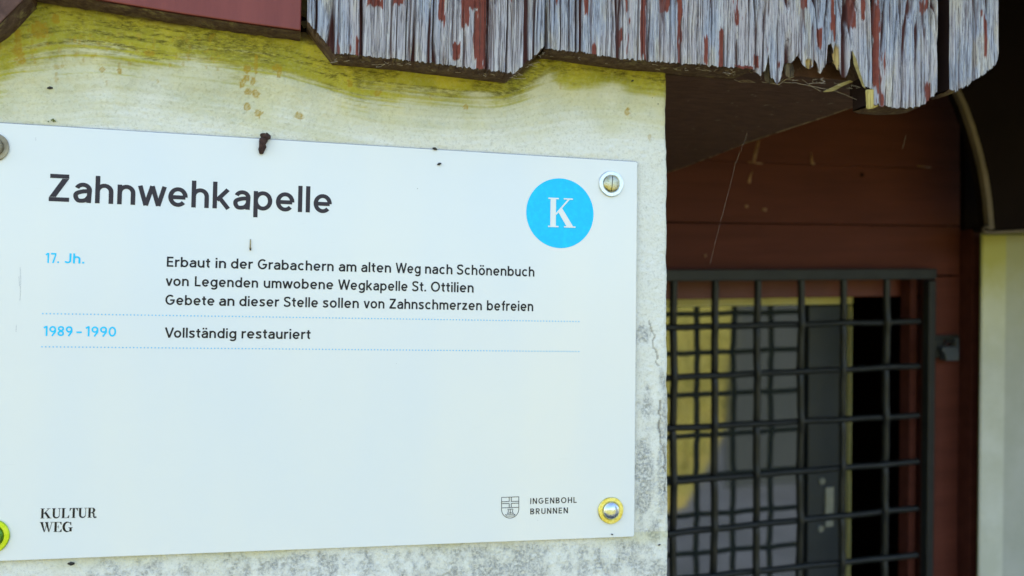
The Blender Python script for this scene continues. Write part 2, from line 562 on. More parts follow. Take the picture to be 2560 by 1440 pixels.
lich = sst(0.22, 0.72, lich * 0.75 + (nz - 0.5) * 1.5)
rel += lich * (fbm(X * 600, Z * 600, 33, 3) - 0.35) * 0.0006
# hairline cracks
crack = np.zeros_like(X)
for path in ([(1612, 800), (1622, 835), (1622, 880), (1628, 915)], [(1632, 1000), (1630, 1080), (1644, 1180), (1638, 1230)]):
    P = np.array([at(*p) for p in path])
    cx = np.interp(Z, P[::-1, 2], P[::-1, 0]) + (vn(Z * 300, 0 * Z, 5) - 0.5) * 0.002
    crack = np.maximum(crack, (np.abs(X - cx) < 0.0005) * (Z < P[0, 2]) * (Z > P[-1, 2]))
rel += crack * 0.0006
# round the free corner
ecurve = np.interp(Z, *zip(*sorted([(at(1673, 1440)[2], at(1673, 1440)[0]), (at(1670, 900)[2], at(1671, 900)[0]), (at(1669, 340)[2], at(1669, 340)[0]),
                                    (at(1665, 250)[2], at(1665, 250)[0]), (at(1661, 180)[2], at(1661, 180)[0])])))
ecurve = ecurve + (fbm(Z * 60, 0 * Z, 41, 4) - 0.5) * 0.0016
e = xs[-1] - X
Xd = X + (ecurve - xs[-1]) * sst(0.03, 0.0, e)
# behind the sign the wall stays flat
sx0, sx1 = at(-90, 700)[0], at(1587, 700)[0]
sz1, sz0 = at(800, 360)[2], at(800, 1368)[2]
flat = sst(-0.004, 0.004, np.minimum(np.minimum(X - sx0, sx1 - X), np.minimum(sz1 - Z, Z - sz0)))
Y = rel * (1 - flat) + 0.0006 * flat
Y = np.where(e < 0.0036, Y + (0.0036 - np.sqrt(np.clip(0.0036 ** 2 - np.clip(0.0036 - e, 0, 1) ** 2, 0, 1))), Y)
# algae masks
band = np.interp(X, [at(x, 0)[0] for x in (-200, 60, 500, 800, 1000, 1200, 1400, 1530, 1665)], [0.034, 0.040, 0.031, 0.032, 0.022, 0.020, 0.024, 0.024, 0.026])
streak = fbm(X * 10, d * 640, 51, 5)
streak2 = fbm(X * 40, d * 1100, 57, 3)
patch = fbm(X * 38, Z * 38, 53, 4)
moss = sst(1.35, 0.55, d0 / band + (streak - 0.5) * 0.9 + (patch - 0.5) * 0.8)
wash = 0.52 * sst(2.5, 0.9, d / band + (patch - 0.5) * 1.4 + (streak - 0.5) * 0.9)        # faint yellow veil further down
corner = blob(1660, 200, 18, 60)
moss = np.clip(np.maximum(np.maximum(moss, wash * 0.85), corner), 0, 1)
mdark = sst(1.15, 0.2, d0 / band + (patch - 0.5) * 1.2) * sst(0.47, 0.62, streak * 0.6 + streak2 * 0.4)
mdark = np.clip(mdark + 0.8 * sst(0.9, 0.3, d0 / band) * sst(0.46, 0.6, patch), 0, 1) * sst(at(-40, 0)[0], at(120, 0)[0], X)
for b in [(1420, 165, 60, 28, .9), (1620, 205, 40, 20, .5), (620, 130, 60, 20, .7), (850, 170, 60, 30, .6)]:
    mdark = np.maximum(mdark, blob(*b) * (0.4 + patch))
mdark = mdark * sst(0.25, 0.75, moss)
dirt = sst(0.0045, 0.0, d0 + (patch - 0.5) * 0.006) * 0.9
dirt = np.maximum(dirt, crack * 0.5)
och = np.zeros_like(X)
rt = sst(at(1360, 0)[0], at(1400, 0)[0], X)
moss = np.maximum(moss, rt * 0.97 * sst(0.030, 0.019, d0 + (patch - 0.5) * 0.014 + (streak - 0.5) * 0.006))
mdark = np.maximum(mdark, rt * 0.8 * sst(0.018, 0.006, d0) * sst(0.45, 0.6, patch * .5 + streak2 * .5))
rs = random.Random(5)
spots = [(640, 160, 4, 20), (618, 175, 6, 8), (617, 195, 5, 7), (632, 205, 4, 8), (620, 230, 7, 7), (640, 235, 6, 9), (606, 212, 5, 8), (690, 170, 6, 6), (699, 182, 4, 12),
         (617, 268, 6, 9), (646, 283, 8, 8), (48, 115, 6, 30), (56, 150, 5, 14), (100, 80, 16, 14), (142, 50, 6, 10), (142, 195, 3, 12), (255, 175, 5, 5), (300, 178, 5, 5),
         (373, 135, 9, 5), (874, 212, 6, 8), (944, 232, 7, 7), (1164, 270, 5, 6), (1566, 280, 6, 8), (1075, 245, 3, 5), (1400, 215, 3, 7), (1616, 342, 3, 6), (747, 290, 8, 8)]
for i in range(70):
    spots.append((rs.uniform(0, 560), 90 + abs(rs.gauss(0, 45)), rs.uniform(1.6, 3.5), rs.uniform(2, 6)))
hn = fbm(X * 900, Z * 900, 61, 2)
for (px, py, rx, ry) in spots:
    c = at(px, py); q = 0.6 / F * 1.25
    sel = (np.abs(X - c[0]) < rx * q * 2.2) & (np.abs(Z - c[2]) < ry * q * 2.2)
    if sel.any():
        r2 = np.sqrt(((X[sel] - c[0]) / (rx * q)) ** 2 + ((Z[sel] - c[2]) / (ry * q)) ** 2) + (hn[sel] - 0.5) * 1.3
        och[sel] = np.maximum(och[sel], (0.85 if rx > 3.6 else 0.5) * sst(1.15, 0.75, r2) * (0.55 + 0.45 * sst(0.3, 0.7, r2)))
below = sst(0.010, 0.0, sz0 - Z) * (Z < sz0 + 0.002)
moss = np.maximum(moss, 0.3 * below * sst(.35, .6, patch))
ny, nx = X.shape
idx = np.arange(ny * nx).reshape(ny, nx)
Fq = np.stack([idx[:-1, :-1], idx[:-1, 1:], idx[1:, 1:], idx[1:, :-1]], -1).reshape(-1, 4)
V = np.stack([Xd, Y, Z], -1).reshape(-1, 3)
# close the slab: side at the corner and the back
nb = len(V)
side = np.stack([Xd[:, -1], np.full(ny, 0.22), Z[:, -1]], -1)
left = np.stack([X[:, 0], np.full(ny, 0.22), Z[:, 0]], -1)
V = np.concatenate([V, side, left])
si = nb + np.arange(ny); li_ = nb + ny + np.arange(ny)
F2q = np.stack([idx[:-1, -1], si[:-1], si[1:], idx[1:, -1]], -1)
F3q = np.stack([si[:-1], li_[:-1], li_[1:], si[1:]], -1)
Fq = np.concatenate([Fq, F2q, F3q])
ext = np.zeros(2 * ny)
at_ = {n_: np.concatenate([a_.ravel(), ext]) for n_, a_ in (('moss', moss), ('mossdark', mdark), ('lichen', lich), ('dirt', np.clip(dirt, 0, 1)), ('ochre', och))}
wallo = np_mesh('plaster_wall', V, Fq, M['plaster'], at_, base=(0, 0, 0))
props(wallo, 'white lime plastered wall stained yellow green under the boards, carrying the sign', 'wall')

# ------------------------------------------------------------------ weathered fascia
FB = 0.000         # back of the boards (they sit just proud of the bulging plaster)


def board_mesh(name, outline, ytop, y_front, thick, parent, seed, paints=(), fresh=(), notch=None, cracks=1.0, level=None, ragged=0.0003):
    """a weathered board: outline = lower edge (photo positions, left to right)"""
    P = np.array([at(px, py, y_front) for px, py in outline])
    x0, x1 = P[0, 0], P[-1, 0]
    zt = at((outline[0][0] + outline[-1][0]) / 2, ytop, y_front)[2]
    nxx = max(12, int((x1 - x0) / 0.00028)); nzz = 130
    xx = np.linspace(x0, x1, nxx)
    zb = np.interp(xx, P[:, 0], P[:, 2])
    tt = np.linspace(0, 1, nzz) ** 1.0
    zbk = zb.copy()
    if level:
        L_ = np.array([at(px, py, y_front) for px, py in level])
        inside = sst(L_[0, 0] - 0.002, L_[0, 0], xx)
        zbk = np.maximum(zb, zb * (1 - inside) + inside * np.interp(xx, L_[:, 0], L_[:, 2]))
    zmin = zb.min()
    Zr = np.linspace(zmin, zt, nzz)[:, None]
    XX = xx[None, :] + 0 * Zr
    ZZ = np.maximum(Zr, zb[None, :]) * 1.0
    # even out rows: map rows between the lower edge and the top
    ZZ = zb[None, :] + (zt - zb[None, :]) * tt[:, None]
    warp = (fbm(XX * 120, ZZ * 22, seed, 3) - 0.5) * 0.0022 + (vn(XX * 50, ZZ * 9, seed + 3) - 0.5) * 0.003
    xw = XX + warp
    h = np.zeros_like(XX)
    # deep drying cracks
    cr = np.zeros_like(XX)
    for (per, wth, dep, zf) in ((0.0125, 0.028, 0.006, 4), (0.0062, 0.05, 0.0045, 5), (0.0031, 0.085, 0.0030, 9), (0.0017, 0.12, 0.0016, 14)):
        n_ = vn(xw / per, ZZ * zf, seed + int(per * 1e5)) - 0.5
        live = sst(0.35, 0.6, vn(xw / per * 0.5, ZZ * zf * 2, seed + 91 + int(per * 1e5)))
        g = sst(wth * (0.4 + live), 0.0, np.abs(n_)) * (0.35 + 0.65 * live) * cracks
        h += g * dep
        cr = np.maximum(cr, g * min(1, dep / 0.0024))
    h += (fbm(xw * 900, ZZ * 20, seed + 5, 3) - 0.5) * 0.0014
    h += (vn(xw * 260, ZZ * 8, seed + 7) - 0.5) * 0.0022
    crackmask = sst(0.25, 0.85, cr)
    # paint that survived
    pn = fbm(XX * 170, ZZ * 26, seed + 11, 4)
    top = sst(zt - 0.034, zt, ZZ)
    paint = sst(0.70, 0.72, pn + 0.10 * top - 0.03)
    k_ = 0.6 / F
    for (px, py, rx, ry) in paints:
        c = at(px, py, y_front)
        q = np.maximum(np.abs(XX - c[0]) / (rx * k_), np.abs(ZZ - c[2]) / (ry * k_)) + (fbm(XX * 900, ZZ * 120, seed + 15, 3) - 0.5) * 1.0
        paint = np.maximum(paint, sst(1.1, 0.98, q))
    paint = paint * (1 - 0.5 * crackmask)
    h -= paint * 0.0003
    fr = np.zeros_like(XX)
    for (px, py, rx, ry) in fresh:
        c = at(px, py, y_front)
        q = ((XX - c[0]) / (rx * k_)) ** 2 + ((ZZ - c[2]) / (ry * k_)) ** 2 + (fbm(XX * 900, ZZ * 200, seed + 19, 3) - 0.5) * 1.2
        f_ = sst(1.1, 0.8, q); fr = np.maximum(fr, f_); h += f_ * 0.002
    tint = sst(0.36, 0.66, fbm(XX * 70, ZZ * 22, seed + 23, 4))
    tan = 0.75 * sst(0.54, 0.72, fbm(XX * 130, ZZ * 30, seed + 27, 4))
    tan = np.maximum(tan, 0.55 * sst(0.008, 0.0, ZZ - zb[None, :]) * vn(XX * 400, ZZ * 40, seed))
    # ragged lower end of the fibres
    zoff = ((vn(xx * 900, 0 * xx, seed + 31) - 0.5) * ragged * 4 + (vn(xx * 2600, 0 * xx, seed + 33) - 0.5) * ragged * 3)[None, :] * (1 - tt[:, None]) ** 6
    ZZ2 = ZZ + zoff + crackmask * (1 - tt[:, None]) ** 12 * 0.0012
    # the sides fall away a little
    ed = np.minimum(XX - x0, x1 - XX)
    h += sst(0.0016, 0.0, ed) * 0.0025
    YY = y_front + np.clip(h, -0.001, 0.006)
    n1, n2 = YY.shape
    V = np.stack([XX, YY, ZZ2], -1).reshape(-1, 3)
    id_ = np.arange(n1 * n2).reshape(n1, n2)
    fq = [np.stack([id_[:-1, :-1], id_[:-1, 1:], id_[1:, 1:], id_[1:, :-1]], -1).reshape(-1, 4)]
    # rim (front edge -> a back edge), own vertices continue the grid
    yb = y_front + thick
    nv = len(V)
    fc = lambda q: np.stack([XX[:, q], YY[:, q] + 0.0001, ZZ2[:, q]], -1)
    bc = lambda q: np.stack([XX[:, q], np.full(n1, yb), ZZ2[:, q]], -1)
    kb = np.stack([xx, np.full(n2, yb), zbk], -1); kt = np.stack([xx, np.full(n2, yb), np.full(n2, zt)], -1)
    V = np.concatenate([V, fc(0), bc(0), fc(-1), bc(-1), kb, kt])
    a0 = nv + np.arange(n1); a1 = a0 + n1; a2 = a1 + n1; a3 = a2 + n1
    b0 = nv + 4 * n1 + np.arange(n2); b1 = b0 + n2
    fq.append(np.stack([a1[:-1], a0[:-1], a0[1:], a1[1:]], -1))
    fq.append(np.stack([a2[:-1], a3[:-1], a3[1:], a2[1:]], -1))
    fq.append(np.stack([b0[1:], b0[:-1], b1[:-1], b1[1:]], -1))
    extra = 4 * n1 + 2 * n2
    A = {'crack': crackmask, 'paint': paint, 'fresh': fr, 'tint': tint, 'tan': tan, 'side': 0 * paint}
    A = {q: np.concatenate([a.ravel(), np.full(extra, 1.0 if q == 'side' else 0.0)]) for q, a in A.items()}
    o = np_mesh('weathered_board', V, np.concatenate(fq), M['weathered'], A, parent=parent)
    # the underside, dirty brown, as a sub-part
    nb_ = 8
    ub = []
    zr = ZZ2[0] + 0.00015
    for j in range(nb_):
        t = j / (nb_ - 1)
        yy = YY[0] * (1 - t) + yb * t
        bulge = -0.0009 * math.sin(math.pi * t) * (1 if level is None else .3) + (fbm(xx * 220, np.full_like(xx, t * 5), seed + 37, 3) - 0.5) * 0.0022 * math.sin(math.pi * min(1, t * 1.2 + .1))
        base_z = zr * (1 - min(1, t * 4)) + (zbk + 0.0002) * min(1, t * 4)
        ub.append(np.stack([xx, yy, base_z + bulge], -1))
    UV = np.concatenate(ub); ui = np.arange(nb_ * n2).reshape(nb_, n2)
    uf = np.stack([ui[:-1, :-1], ui[1:, :-1], ui[1:, 1:], ui[:-1, 1:]], -1).reshape(-1, 4)
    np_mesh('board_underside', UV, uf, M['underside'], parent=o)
    return o


fas = thing('fascia', 'row of weathered scalloped eaves boards with grey peeled timber and red paint flakes', 'eaves boards', at(1400, 200, YB))
A_out = [(768, 48), (800, 88), (836, 132), (1000, 148), (1150, 166), (1286, 182), (1330, 146), (1364, 114)]
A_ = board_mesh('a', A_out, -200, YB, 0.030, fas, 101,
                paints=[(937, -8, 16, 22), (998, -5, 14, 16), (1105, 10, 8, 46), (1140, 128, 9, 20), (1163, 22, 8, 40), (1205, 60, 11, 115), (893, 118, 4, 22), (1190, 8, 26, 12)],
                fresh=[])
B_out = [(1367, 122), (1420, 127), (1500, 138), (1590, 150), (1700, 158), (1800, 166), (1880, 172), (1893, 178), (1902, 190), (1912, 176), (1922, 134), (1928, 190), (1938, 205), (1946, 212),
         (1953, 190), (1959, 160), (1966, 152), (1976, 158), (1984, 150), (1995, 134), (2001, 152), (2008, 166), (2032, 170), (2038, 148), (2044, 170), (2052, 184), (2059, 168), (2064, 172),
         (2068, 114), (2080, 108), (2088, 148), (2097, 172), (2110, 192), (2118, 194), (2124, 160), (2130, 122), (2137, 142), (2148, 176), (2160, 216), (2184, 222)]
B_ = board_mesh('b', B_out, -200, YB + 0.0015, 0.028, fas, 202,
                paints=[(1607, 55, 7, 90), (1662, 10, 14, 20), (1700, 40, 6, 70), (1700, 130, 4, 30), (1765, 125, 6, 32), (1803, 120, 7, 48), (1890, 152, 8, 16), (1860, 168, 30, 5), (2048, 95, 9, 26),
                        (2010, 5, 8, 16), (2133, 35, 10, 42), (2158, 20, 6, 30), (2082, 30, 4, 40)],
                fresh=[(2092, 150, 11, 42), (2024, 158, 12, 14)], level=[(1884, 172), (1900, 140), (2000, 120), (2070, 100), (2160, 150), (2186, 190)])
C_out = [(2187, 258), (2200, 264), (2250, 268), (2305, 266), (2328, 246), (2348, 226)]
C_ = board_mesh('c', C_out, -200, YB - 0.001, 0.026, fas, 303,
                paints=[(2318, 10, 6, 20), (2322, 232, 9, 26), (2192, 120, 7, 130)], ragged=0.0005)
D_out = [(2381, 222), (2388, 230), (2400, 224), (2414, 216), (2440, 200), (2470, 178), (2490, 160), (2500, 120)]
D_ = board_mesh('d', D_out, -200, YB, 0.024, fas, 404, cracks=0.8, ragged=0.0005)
D_['label'] = 'narrow separate end board with a slanted foot'
# pale torn block at the foot of the third board
m = MB()
P = [(2163, 224), (2190, 222), (2200, 250), (2196, 266), (2180, 272), (2166, 274)]
m.prism([at(x, y, YB + 0.001) for x, y in P], [at(x, y, YB + 0.022) for x, y in P])
k = NT('pale_split_wood')
M['pale'] = k.set(k.mix(k.rng(k.noise(500, 4, 0.6, k.map((1, 1, 0.08))), 0.4, 0.6), (0.30, 0.22, 0.05), (0.62, 0.50, 0.16)), 0.8)
m.build('torn_block', M['pale'], fas, bevel=0.001)
# dark rotten pegs showing in the broken feet
for (px, py, rx, ry) in ((1925, 172, 17, 34), (1973, 170, 13, 20)):
    m = MB()
    py += 6; pts = [(px - rx, py - ry * .6), (px - rx * .4, py - ry), (px + rx * .7, py - ry * .8), (px + rx, py), (px + rx * .8, py + ry * .8), (px, py + ry), (px - rx * .8, py + ry * .7)]
    m.prism([at(x, y, YB + 0.006) for x, y in pts], [at(x, y, YB + 0.02) for x, y in pts])
    k = M.get('rot') or mottled('rotten_wood', (0.03, 0.018, 0.01), (0.19, 0.14, 0.07), 500, 0.95, 0, 1, 0.001, (1, 1, 0.15))
    M['rot'] = k
    m.build('rotten_fragment', k, fas, bevel=0.0008)

# ------------------------------------------------------------------ smooth red painted boards at the upper left


def flat_board(name, pts, y0, y1, parent, mat, under=True, zt=-260):
    """board from a lower edge (left to right) up to above the frame, with its dirty underside"""
    lo = [at(x, y, y0) for x, y in pts]
    zt_ = at(400, zt, y0)[2]
    fr = [np.array(p) for p in lo] + [np.array([lo[-1][0], y0, zt_]), np.array([lo[0][0], y0, zt_])]
    bk = [p + np.array([0, y1 - y0, 0]) for p in fr]
    m = MB(); m.prism(fr, bk)
    o = m.build(name, mat, parent, bevel=0.0007)
    if under:
        m = MB()
        N = 160
        xs_ = np.linspace(lo[0][0], lo[-1][0], N)
        zz = np.interp(xs_, [p[0] for p in lo], [p[2] for p in lo])
        rows = []
        for j in range(6):
            t = j / 5
            bz = -0.0006 - 0.0012 * math.sin(math.pi * t) * fbm(xs_ * 200, np.full(N, t * 4), 77, 3) * 2
            rows.append(np.stack([xs_, np.full(N, y0 + 0.0004 + (y1 - y0) * t), zz + bz], -1))
        UV = np.concatenate(rows); ui = np.arange(6 * N).reshape(6, N)
        uf = np.stack([ui[:-1, :-1], ui[1:, :-1], ui[1:, 1:], ui[:-1, 1:]], -1).reshape(-1, 4)
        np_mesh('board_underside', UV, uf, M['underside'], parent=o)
    return o


rb = thing('red_board', 'smooth oxblood red painted eaves board at upper left of the sign', 'board', at(500, 60, -0.022))
flat_board('board_face', [(70, -28), (250, 0), (450, 33), (605, 56), (752, 76)], -0.022, 0.002, rb, M['red_paint'])
db = thing('brown_board', 'brown board end with slanted foot in the top left corner', 'board', at(20, 40, -0.024))
flat_board('board_face', [(-260, 60), (-60, 92), (0, 58), (72, -14)], -0.024, 0.001, db, M['soffit'])
# nest debris in the dark gap between the red and grey boards
m = MB()
for i in range(60):
    px, py = random.uniform(750, 772), random.uniform(-10, 88)
    p = at(px, py, -0.004)
    dd = np.array([random.gauss(0, .0015), random.gauss(0, .001), random.gauss(0, .002)])
    m.tube([p - dd, p + dd], 0.0003, 4)
props(m.build('nest_debris', M['underside'], base=at(760, 90, 0)), 'dark wisps of web and debris in the gap beside the red board', 'debris', kind='stuff')
m = MB(); g0 = at(740, 110, 0.0); g1 = at(800, -60, 0.0)
m.box(g0[0], g1[0], -0.006, 0.004, g0[2] + 0.006, g1[2])
m.build('backing_strip', M['dark'], fas)

# ------------------------------------------------------------------ soffit board over the porch
zs_ = at(1900, 186, 0.004)[2]
fl = [(1560, 166), (1662, 172), (1800, 184), (1900, 190), (2000, 196), (2100, 205), (2168, 250)]
bkx = [(2160, 257), (2060, 292), (1950, 328), (1860, 358), (1780, 390), (1700, 420), (1600, 452), (1500, 490)]
top_pts = [np.array([at(x, y, 0.0)[0], 0.001, zs_]) for x, y in fl[:-1]] + [np.array([at(2168, 250, 0.0)[0], 0.002, zs_])]
bot = [at_z(x, y, zs_) for x, y in bkx]
poly = top_pts + bot
m = MB(); m.prism([tuple(p) for p in poly], [tuple(p + np.array([0, 0, 0.016])) for p in poly])
sof = thing('soffit', 'dark brown grained soffit board beneath the eaves right of the wall', 'soffit', at(1900, 200, 0.05))
m.build('soffit_board', M['soffit'], sof, bevel=0.0006)
m = MB()
for i in range(46):
    px, py = random.uniform(1685, 2120), random.uniform(215, 400)
    if py > 415 - (px - 1690) * 0.36: continue
    p = at_z(px, py, zs_ - 0.0002); L_ = random.uniform(.0006, .004) if i % 4 == 0 else random.uniform(.0003, .0012)
    an = R(random.gauss(28, 10)); dx_, dy_ = math.cos(an) * L_, -math.sin(an) * L_ * 1.6
    m.add([(p[0] - dx_, p[1] - dy_, p[2]), (p[0], p[1] + .0008, p[2]), (p[0] + dx_, p[1] + dy_, p[2]), (p[0], p[1] - .0008, p[2])], [(0, 1, 2, 3)])
o = m.build('paint_chips', M['web'], sof, fix=False); o['kind'] = 'stuff'
m = MB()
rim = [p + np.array([0, 0, -0.0002]) for p in bot]
m.tube([tuple(p + np.array([(vn(i * 1.3, 0., 3) - .5) * .0, 0, 0])) for i, p in enumerate(rim)], 0.00055, 6)
M['worn'] = mottled('worn_soffit_edge', (0.09, 0.05, 0.035), (0.42, 0.32, 0.23), 90, 0.8)
m.build('worn_edge', M['worn'], sof)

# ------------------------------------------------------------------ porch back wall (own frame, slightly askew)
WB = 1.15
GF = 1.135
pw = thing('porch_wall', 'red brown boarded back wall of the porch with horizontal joints', 'wall', at2(2000, 672, WB), M2)


def b2(name, px0, px1, py0, py1, w0, w1, mat, parent, bevel=0.001, ref=None):
    pm = 1950 if px1 - px0 > 200 else (px0 + px1) / 2
    a, b = at2(px0, py1, ref or w0), at2(px1, py0, ref or w0)
    m = MB(); m.box(a[0], b[0], w0, w1, at2(pm, py1, ref or w0)[2], at2(pm, py0, ref or w0)[2])
    return m.build(name, mat, parent, bevel=bevel)


b2('plank', 1200, 2401, -480, 80, WB, WB + 0.03, M['porch_red'], pw, 0.0005)
b2('plank', 1200, 2401, 81, 247.2, WB, WB + 0.03, M['porch_red'], pw, 0.0005)
b2('plank', 1200, 2401, 248, 408.1, WB, WB + 0.03, M['porch_red'], pw, 0.0005)
b2('plank', 1200, 2401, 409, 558, WB, WB + 0.03, M['porch_red'], pw, 0.0005)
b2('plank', 1200, 2401, 560.5, 690, WB + 0.0015, WB + 0.03, M['porch_red'], pw)
b2('jamb_board', 2318, 2401, 691, 2600, WB + 0.001, WB + 0.03, M['porch_red'], pw)
b2('jamb_board', 1200, 1512, 691, 2600, WB + 0.001, WB + 0.03, M['porch_red'], pw)
b2('backing_board', 2380, 2430, -480, 2600, WB + 0.02, WB + 0.032, M['dark'], pw)
b2('post', 2411, 2452, 572, 2600, WB - 0.012, WB + 0.03, M['porch_red'], pw, 0.0015)
b2('end_plank', 2411, 2900, -480, 571, WB + 0.004, WB + 0.03, M['valance'], pw, 0.0015)

M['drip'] = mottled('resin_drip', (0.14, 0.06, 0.025), (0.34, 0.18, 0.08), 60, 0.5)
for path, rr in (([(1897, 350), (1890, 380), (1884, 404)], (.0016, .0030, .0024)), ([(1880, 428), (1875, 445), (1873, 458)], (.001, .0016, .0026)), ([(2027, 380), (2031, 408), (2036, 411)], (.0006, .0028, .002)),
                 ([(1862, 515), (1870, 516)], (.002, .0022)), ([(1905, 523), (1916, 525)], (.002, .0024)), ([(1760, 638), (1766, 640)], (.0018, .0018)), ([(2292, 415), (2310, 417), (2328, 419)], (.001, .0012, .0008)), ([(1870, 405), (1905, 409)], (.001, .0012))):
    m = MB(); m.tube([at2(x, y, WB) for x, y in path], list(rr), 8)
    m.v = [(p[0], WB + (p[1] - WB) * 0.35, p[2]) for p in m.v]
    m.build('drip', M['drip'], pw, smooth=True)
m = MB(); c_ = at2(2155, 437, WB - 0.0006); m.add([(c_[0] + .0035 * math.cos(t), c_[1], c_[2] + .003 * math.sin(t)) for t in np.linspace(0, 6.28, 11)[:-1]], [tuple(range(10))])
m.build('knot', M['dark'], pw)

# opening: red inner lining, then the inner leaf
WI, WG = 1.205, 1.285
b2('inner_head', 1450, 2330, 640, 745, WI, WI + 0.02, M['inner_red'], pw, ref=WI)
b2('inner_jamb', 2259, 2330, 746, 2600, WI, WI + 0.02, M['inner_red'], pw, ref=WI)
a = at2(2318, 690, WB)
m = MB(); m.box(a[0] - 0.002, a[0] + 0.01, WB + 0.032, WI - 0.002, at2(2318, 2600, WB)[2], a[2]); m.build('reveal_board', M['porch_red'], pw)
m = MB(); q = at2(1350, 690, WB); m.box(q[0], a[0] + 0.01, WB + 0.032, WI - 0.002, a[2] + 0.001, a[2] + 0.012); m.build('head_reveal', M['porch_red'], pw)

leaf = thing('door_leaf', 'inner door leaf with cream edging, slate stile and reflecting glass pane behind the grille', 'door', at2(2000, 1400, WG), M2)
b2('cream_top_rail', 1400, 2133, 742, 763, WG - 0.012, WG + 0.02, M['cream'], leaf, ref=WG - 0.012)
b2('cream_edge', 2118, 2133, 763.6, 2600, WG - 0.010, WG + 0.02, M['cream'], leaf, ref=WG - 0.012)
b2('stile', 2012, 2117.5, 764, 2600, WG - 0.006, WG + 0.02, M['stile'], leaf, ref=WG - 0.006)
b2('glass_pane', 1400, 2011.5, 764, 2600, WG, WG + 0.006, M['glass'], leaf, 0, ref=WG)
lp = WG - 0.0085
b2('lock_plate', 2063, 2083, 1218, 1290, lp - 0.002, lp + 0.002, M['plate'], leaf, 0.0006, ref=lp)
b2('strike_plate', 2063, 2082, 1302, 1316, lp - 0.002, lp + 0.002, M['plate'], leaf, 0.0006, ref=lp)
for (x, y) in ((2055, 1203), (2052, 1322)):
    m = MB(); c = at2(x, y, lp); m.lathe([(0.0052, 0.002), (0.0052, -0.001), (0.0045, -0.002), (0.0022, -0.002), (0.0016, -0.0005), (0.0001, -0.0005)], c, 20)
    m.build('keyhole_rose', M['plate'], leaf, smooth=False)
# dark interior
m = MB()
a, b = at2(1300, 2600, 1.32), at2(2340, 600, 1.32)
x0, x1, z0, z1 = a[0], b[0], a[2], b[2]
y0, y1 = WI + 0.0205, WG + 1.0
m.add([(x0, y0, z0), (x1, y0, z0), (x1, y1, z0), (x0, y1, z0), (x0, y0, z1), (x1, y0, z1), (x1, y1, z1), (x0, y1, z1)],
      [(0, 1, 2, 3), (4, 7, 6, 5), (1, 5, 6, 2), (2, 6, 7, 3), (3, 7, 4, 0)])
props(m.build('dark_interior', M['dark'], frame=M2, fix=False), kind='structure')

# ------------------------------------------------------------------ iron grille
gr = thing('iron_grille', 'black crimped wire security grille in a flat steel frame', 'grille', at2(2000, 1400, GF), M2)
b2('frame_rail', 1500, 2338, 673, 701, GF - 0.004, GF + 0.010, M['steel'], gr, 0.0012, ref=GF)
a, b = at2(2301, 2600, GF), at2(2336, 701.5, GF)
m = MB(); m.box(a[0], b[0], GF - 0.004, GF + 0.010, a[2], b[2]); m.build('frame_stile', M['steel'], gr, bevel=0.0012)
a, b = at2(1500, 2600, GF), at2(1532, 701.5, GF)
m = MB(); m.box(a[0], b[0], GF - 0.004, GF + 0.010, a[2], b[2]); m.build('frame_stile', M['steel'], gr, bevel=0.0012)
colsx = [1580, 1687, 1790, 1896, 2005, 2111, 2219]
rows_l = [819, 945, 1072, 1206, 1335, 1452, 1570]
rows_r = [804, 915, 1039, 1155, 1271, 1388, 1500]
CX = [at2(x, 1050, GF)[0] for x in colsx]
zf0, zf1 = at2(2000, 1900, GF)[2], at2(2000, 700, GF)[2] + 0.002
RL = [at2(1682, y, GF)[2] for y in rows_l]; RR = [at2(2305, y, GF)[2] for y in rows_r]
xa, xb = at2(1682, 1000, GF)[0], at2(2305, 1000, GF)[0]
rz = lambda j, x: RL[j] + (RR[j] - RL[j]) * (x - xa) / (xb - xa)
br = 0.0051
for i, cx in enumerate(CX):
    pts = []
    zz = zf1
    while zz > zf0:
        ph = 0; best = 9; bj = 0
        for j in range(len(RL)):
            dj = abs(zz - rz(j, cx))
            if dj < best: best, bj = dj, j
        sgn = 1 if (i + bj) % 2 else -1
        bump_ = math.exp(-(best / 0.010) ** 2)
        pts.append((cx + 0.0005 * bump_ * sgn + 0.0005 * math.sin(zz * 40 + i), GF + 0.004 + 0.0026 * bump_ * sgn, zz))
        zz -= 0.004
    m = MB(); m.tube(pts, br, 10); m.build('grille_bar', M['steel'], gr, smooth=True)
for j in range(len(RL)):
    pts = []
    xx = CX[0] - 0.03
    while xx < at2(2304, 1000, GF)[0] + 0.002:
        best, bi = min((abs(xx - cx), i) for i, cx in enumerate(CX))
        sgn = -1 if (bi + j) % 2 else 1
        bump_ = math.exp(-(best / 0.010) ** 2)
        pts.append((xx, GF + 0.004 + 0.0026 * bump_ * sgn, rz(j, xx) + 0.0004 * math.sin(xx * 60 + j * 2) - 0.0006 * bump_ * sgn))
        xx += 0.004
    m = MB(); m.tube(pts, br * 0.88, 10); m.build('grille_bar', M['steel'], gr, smooth=True)
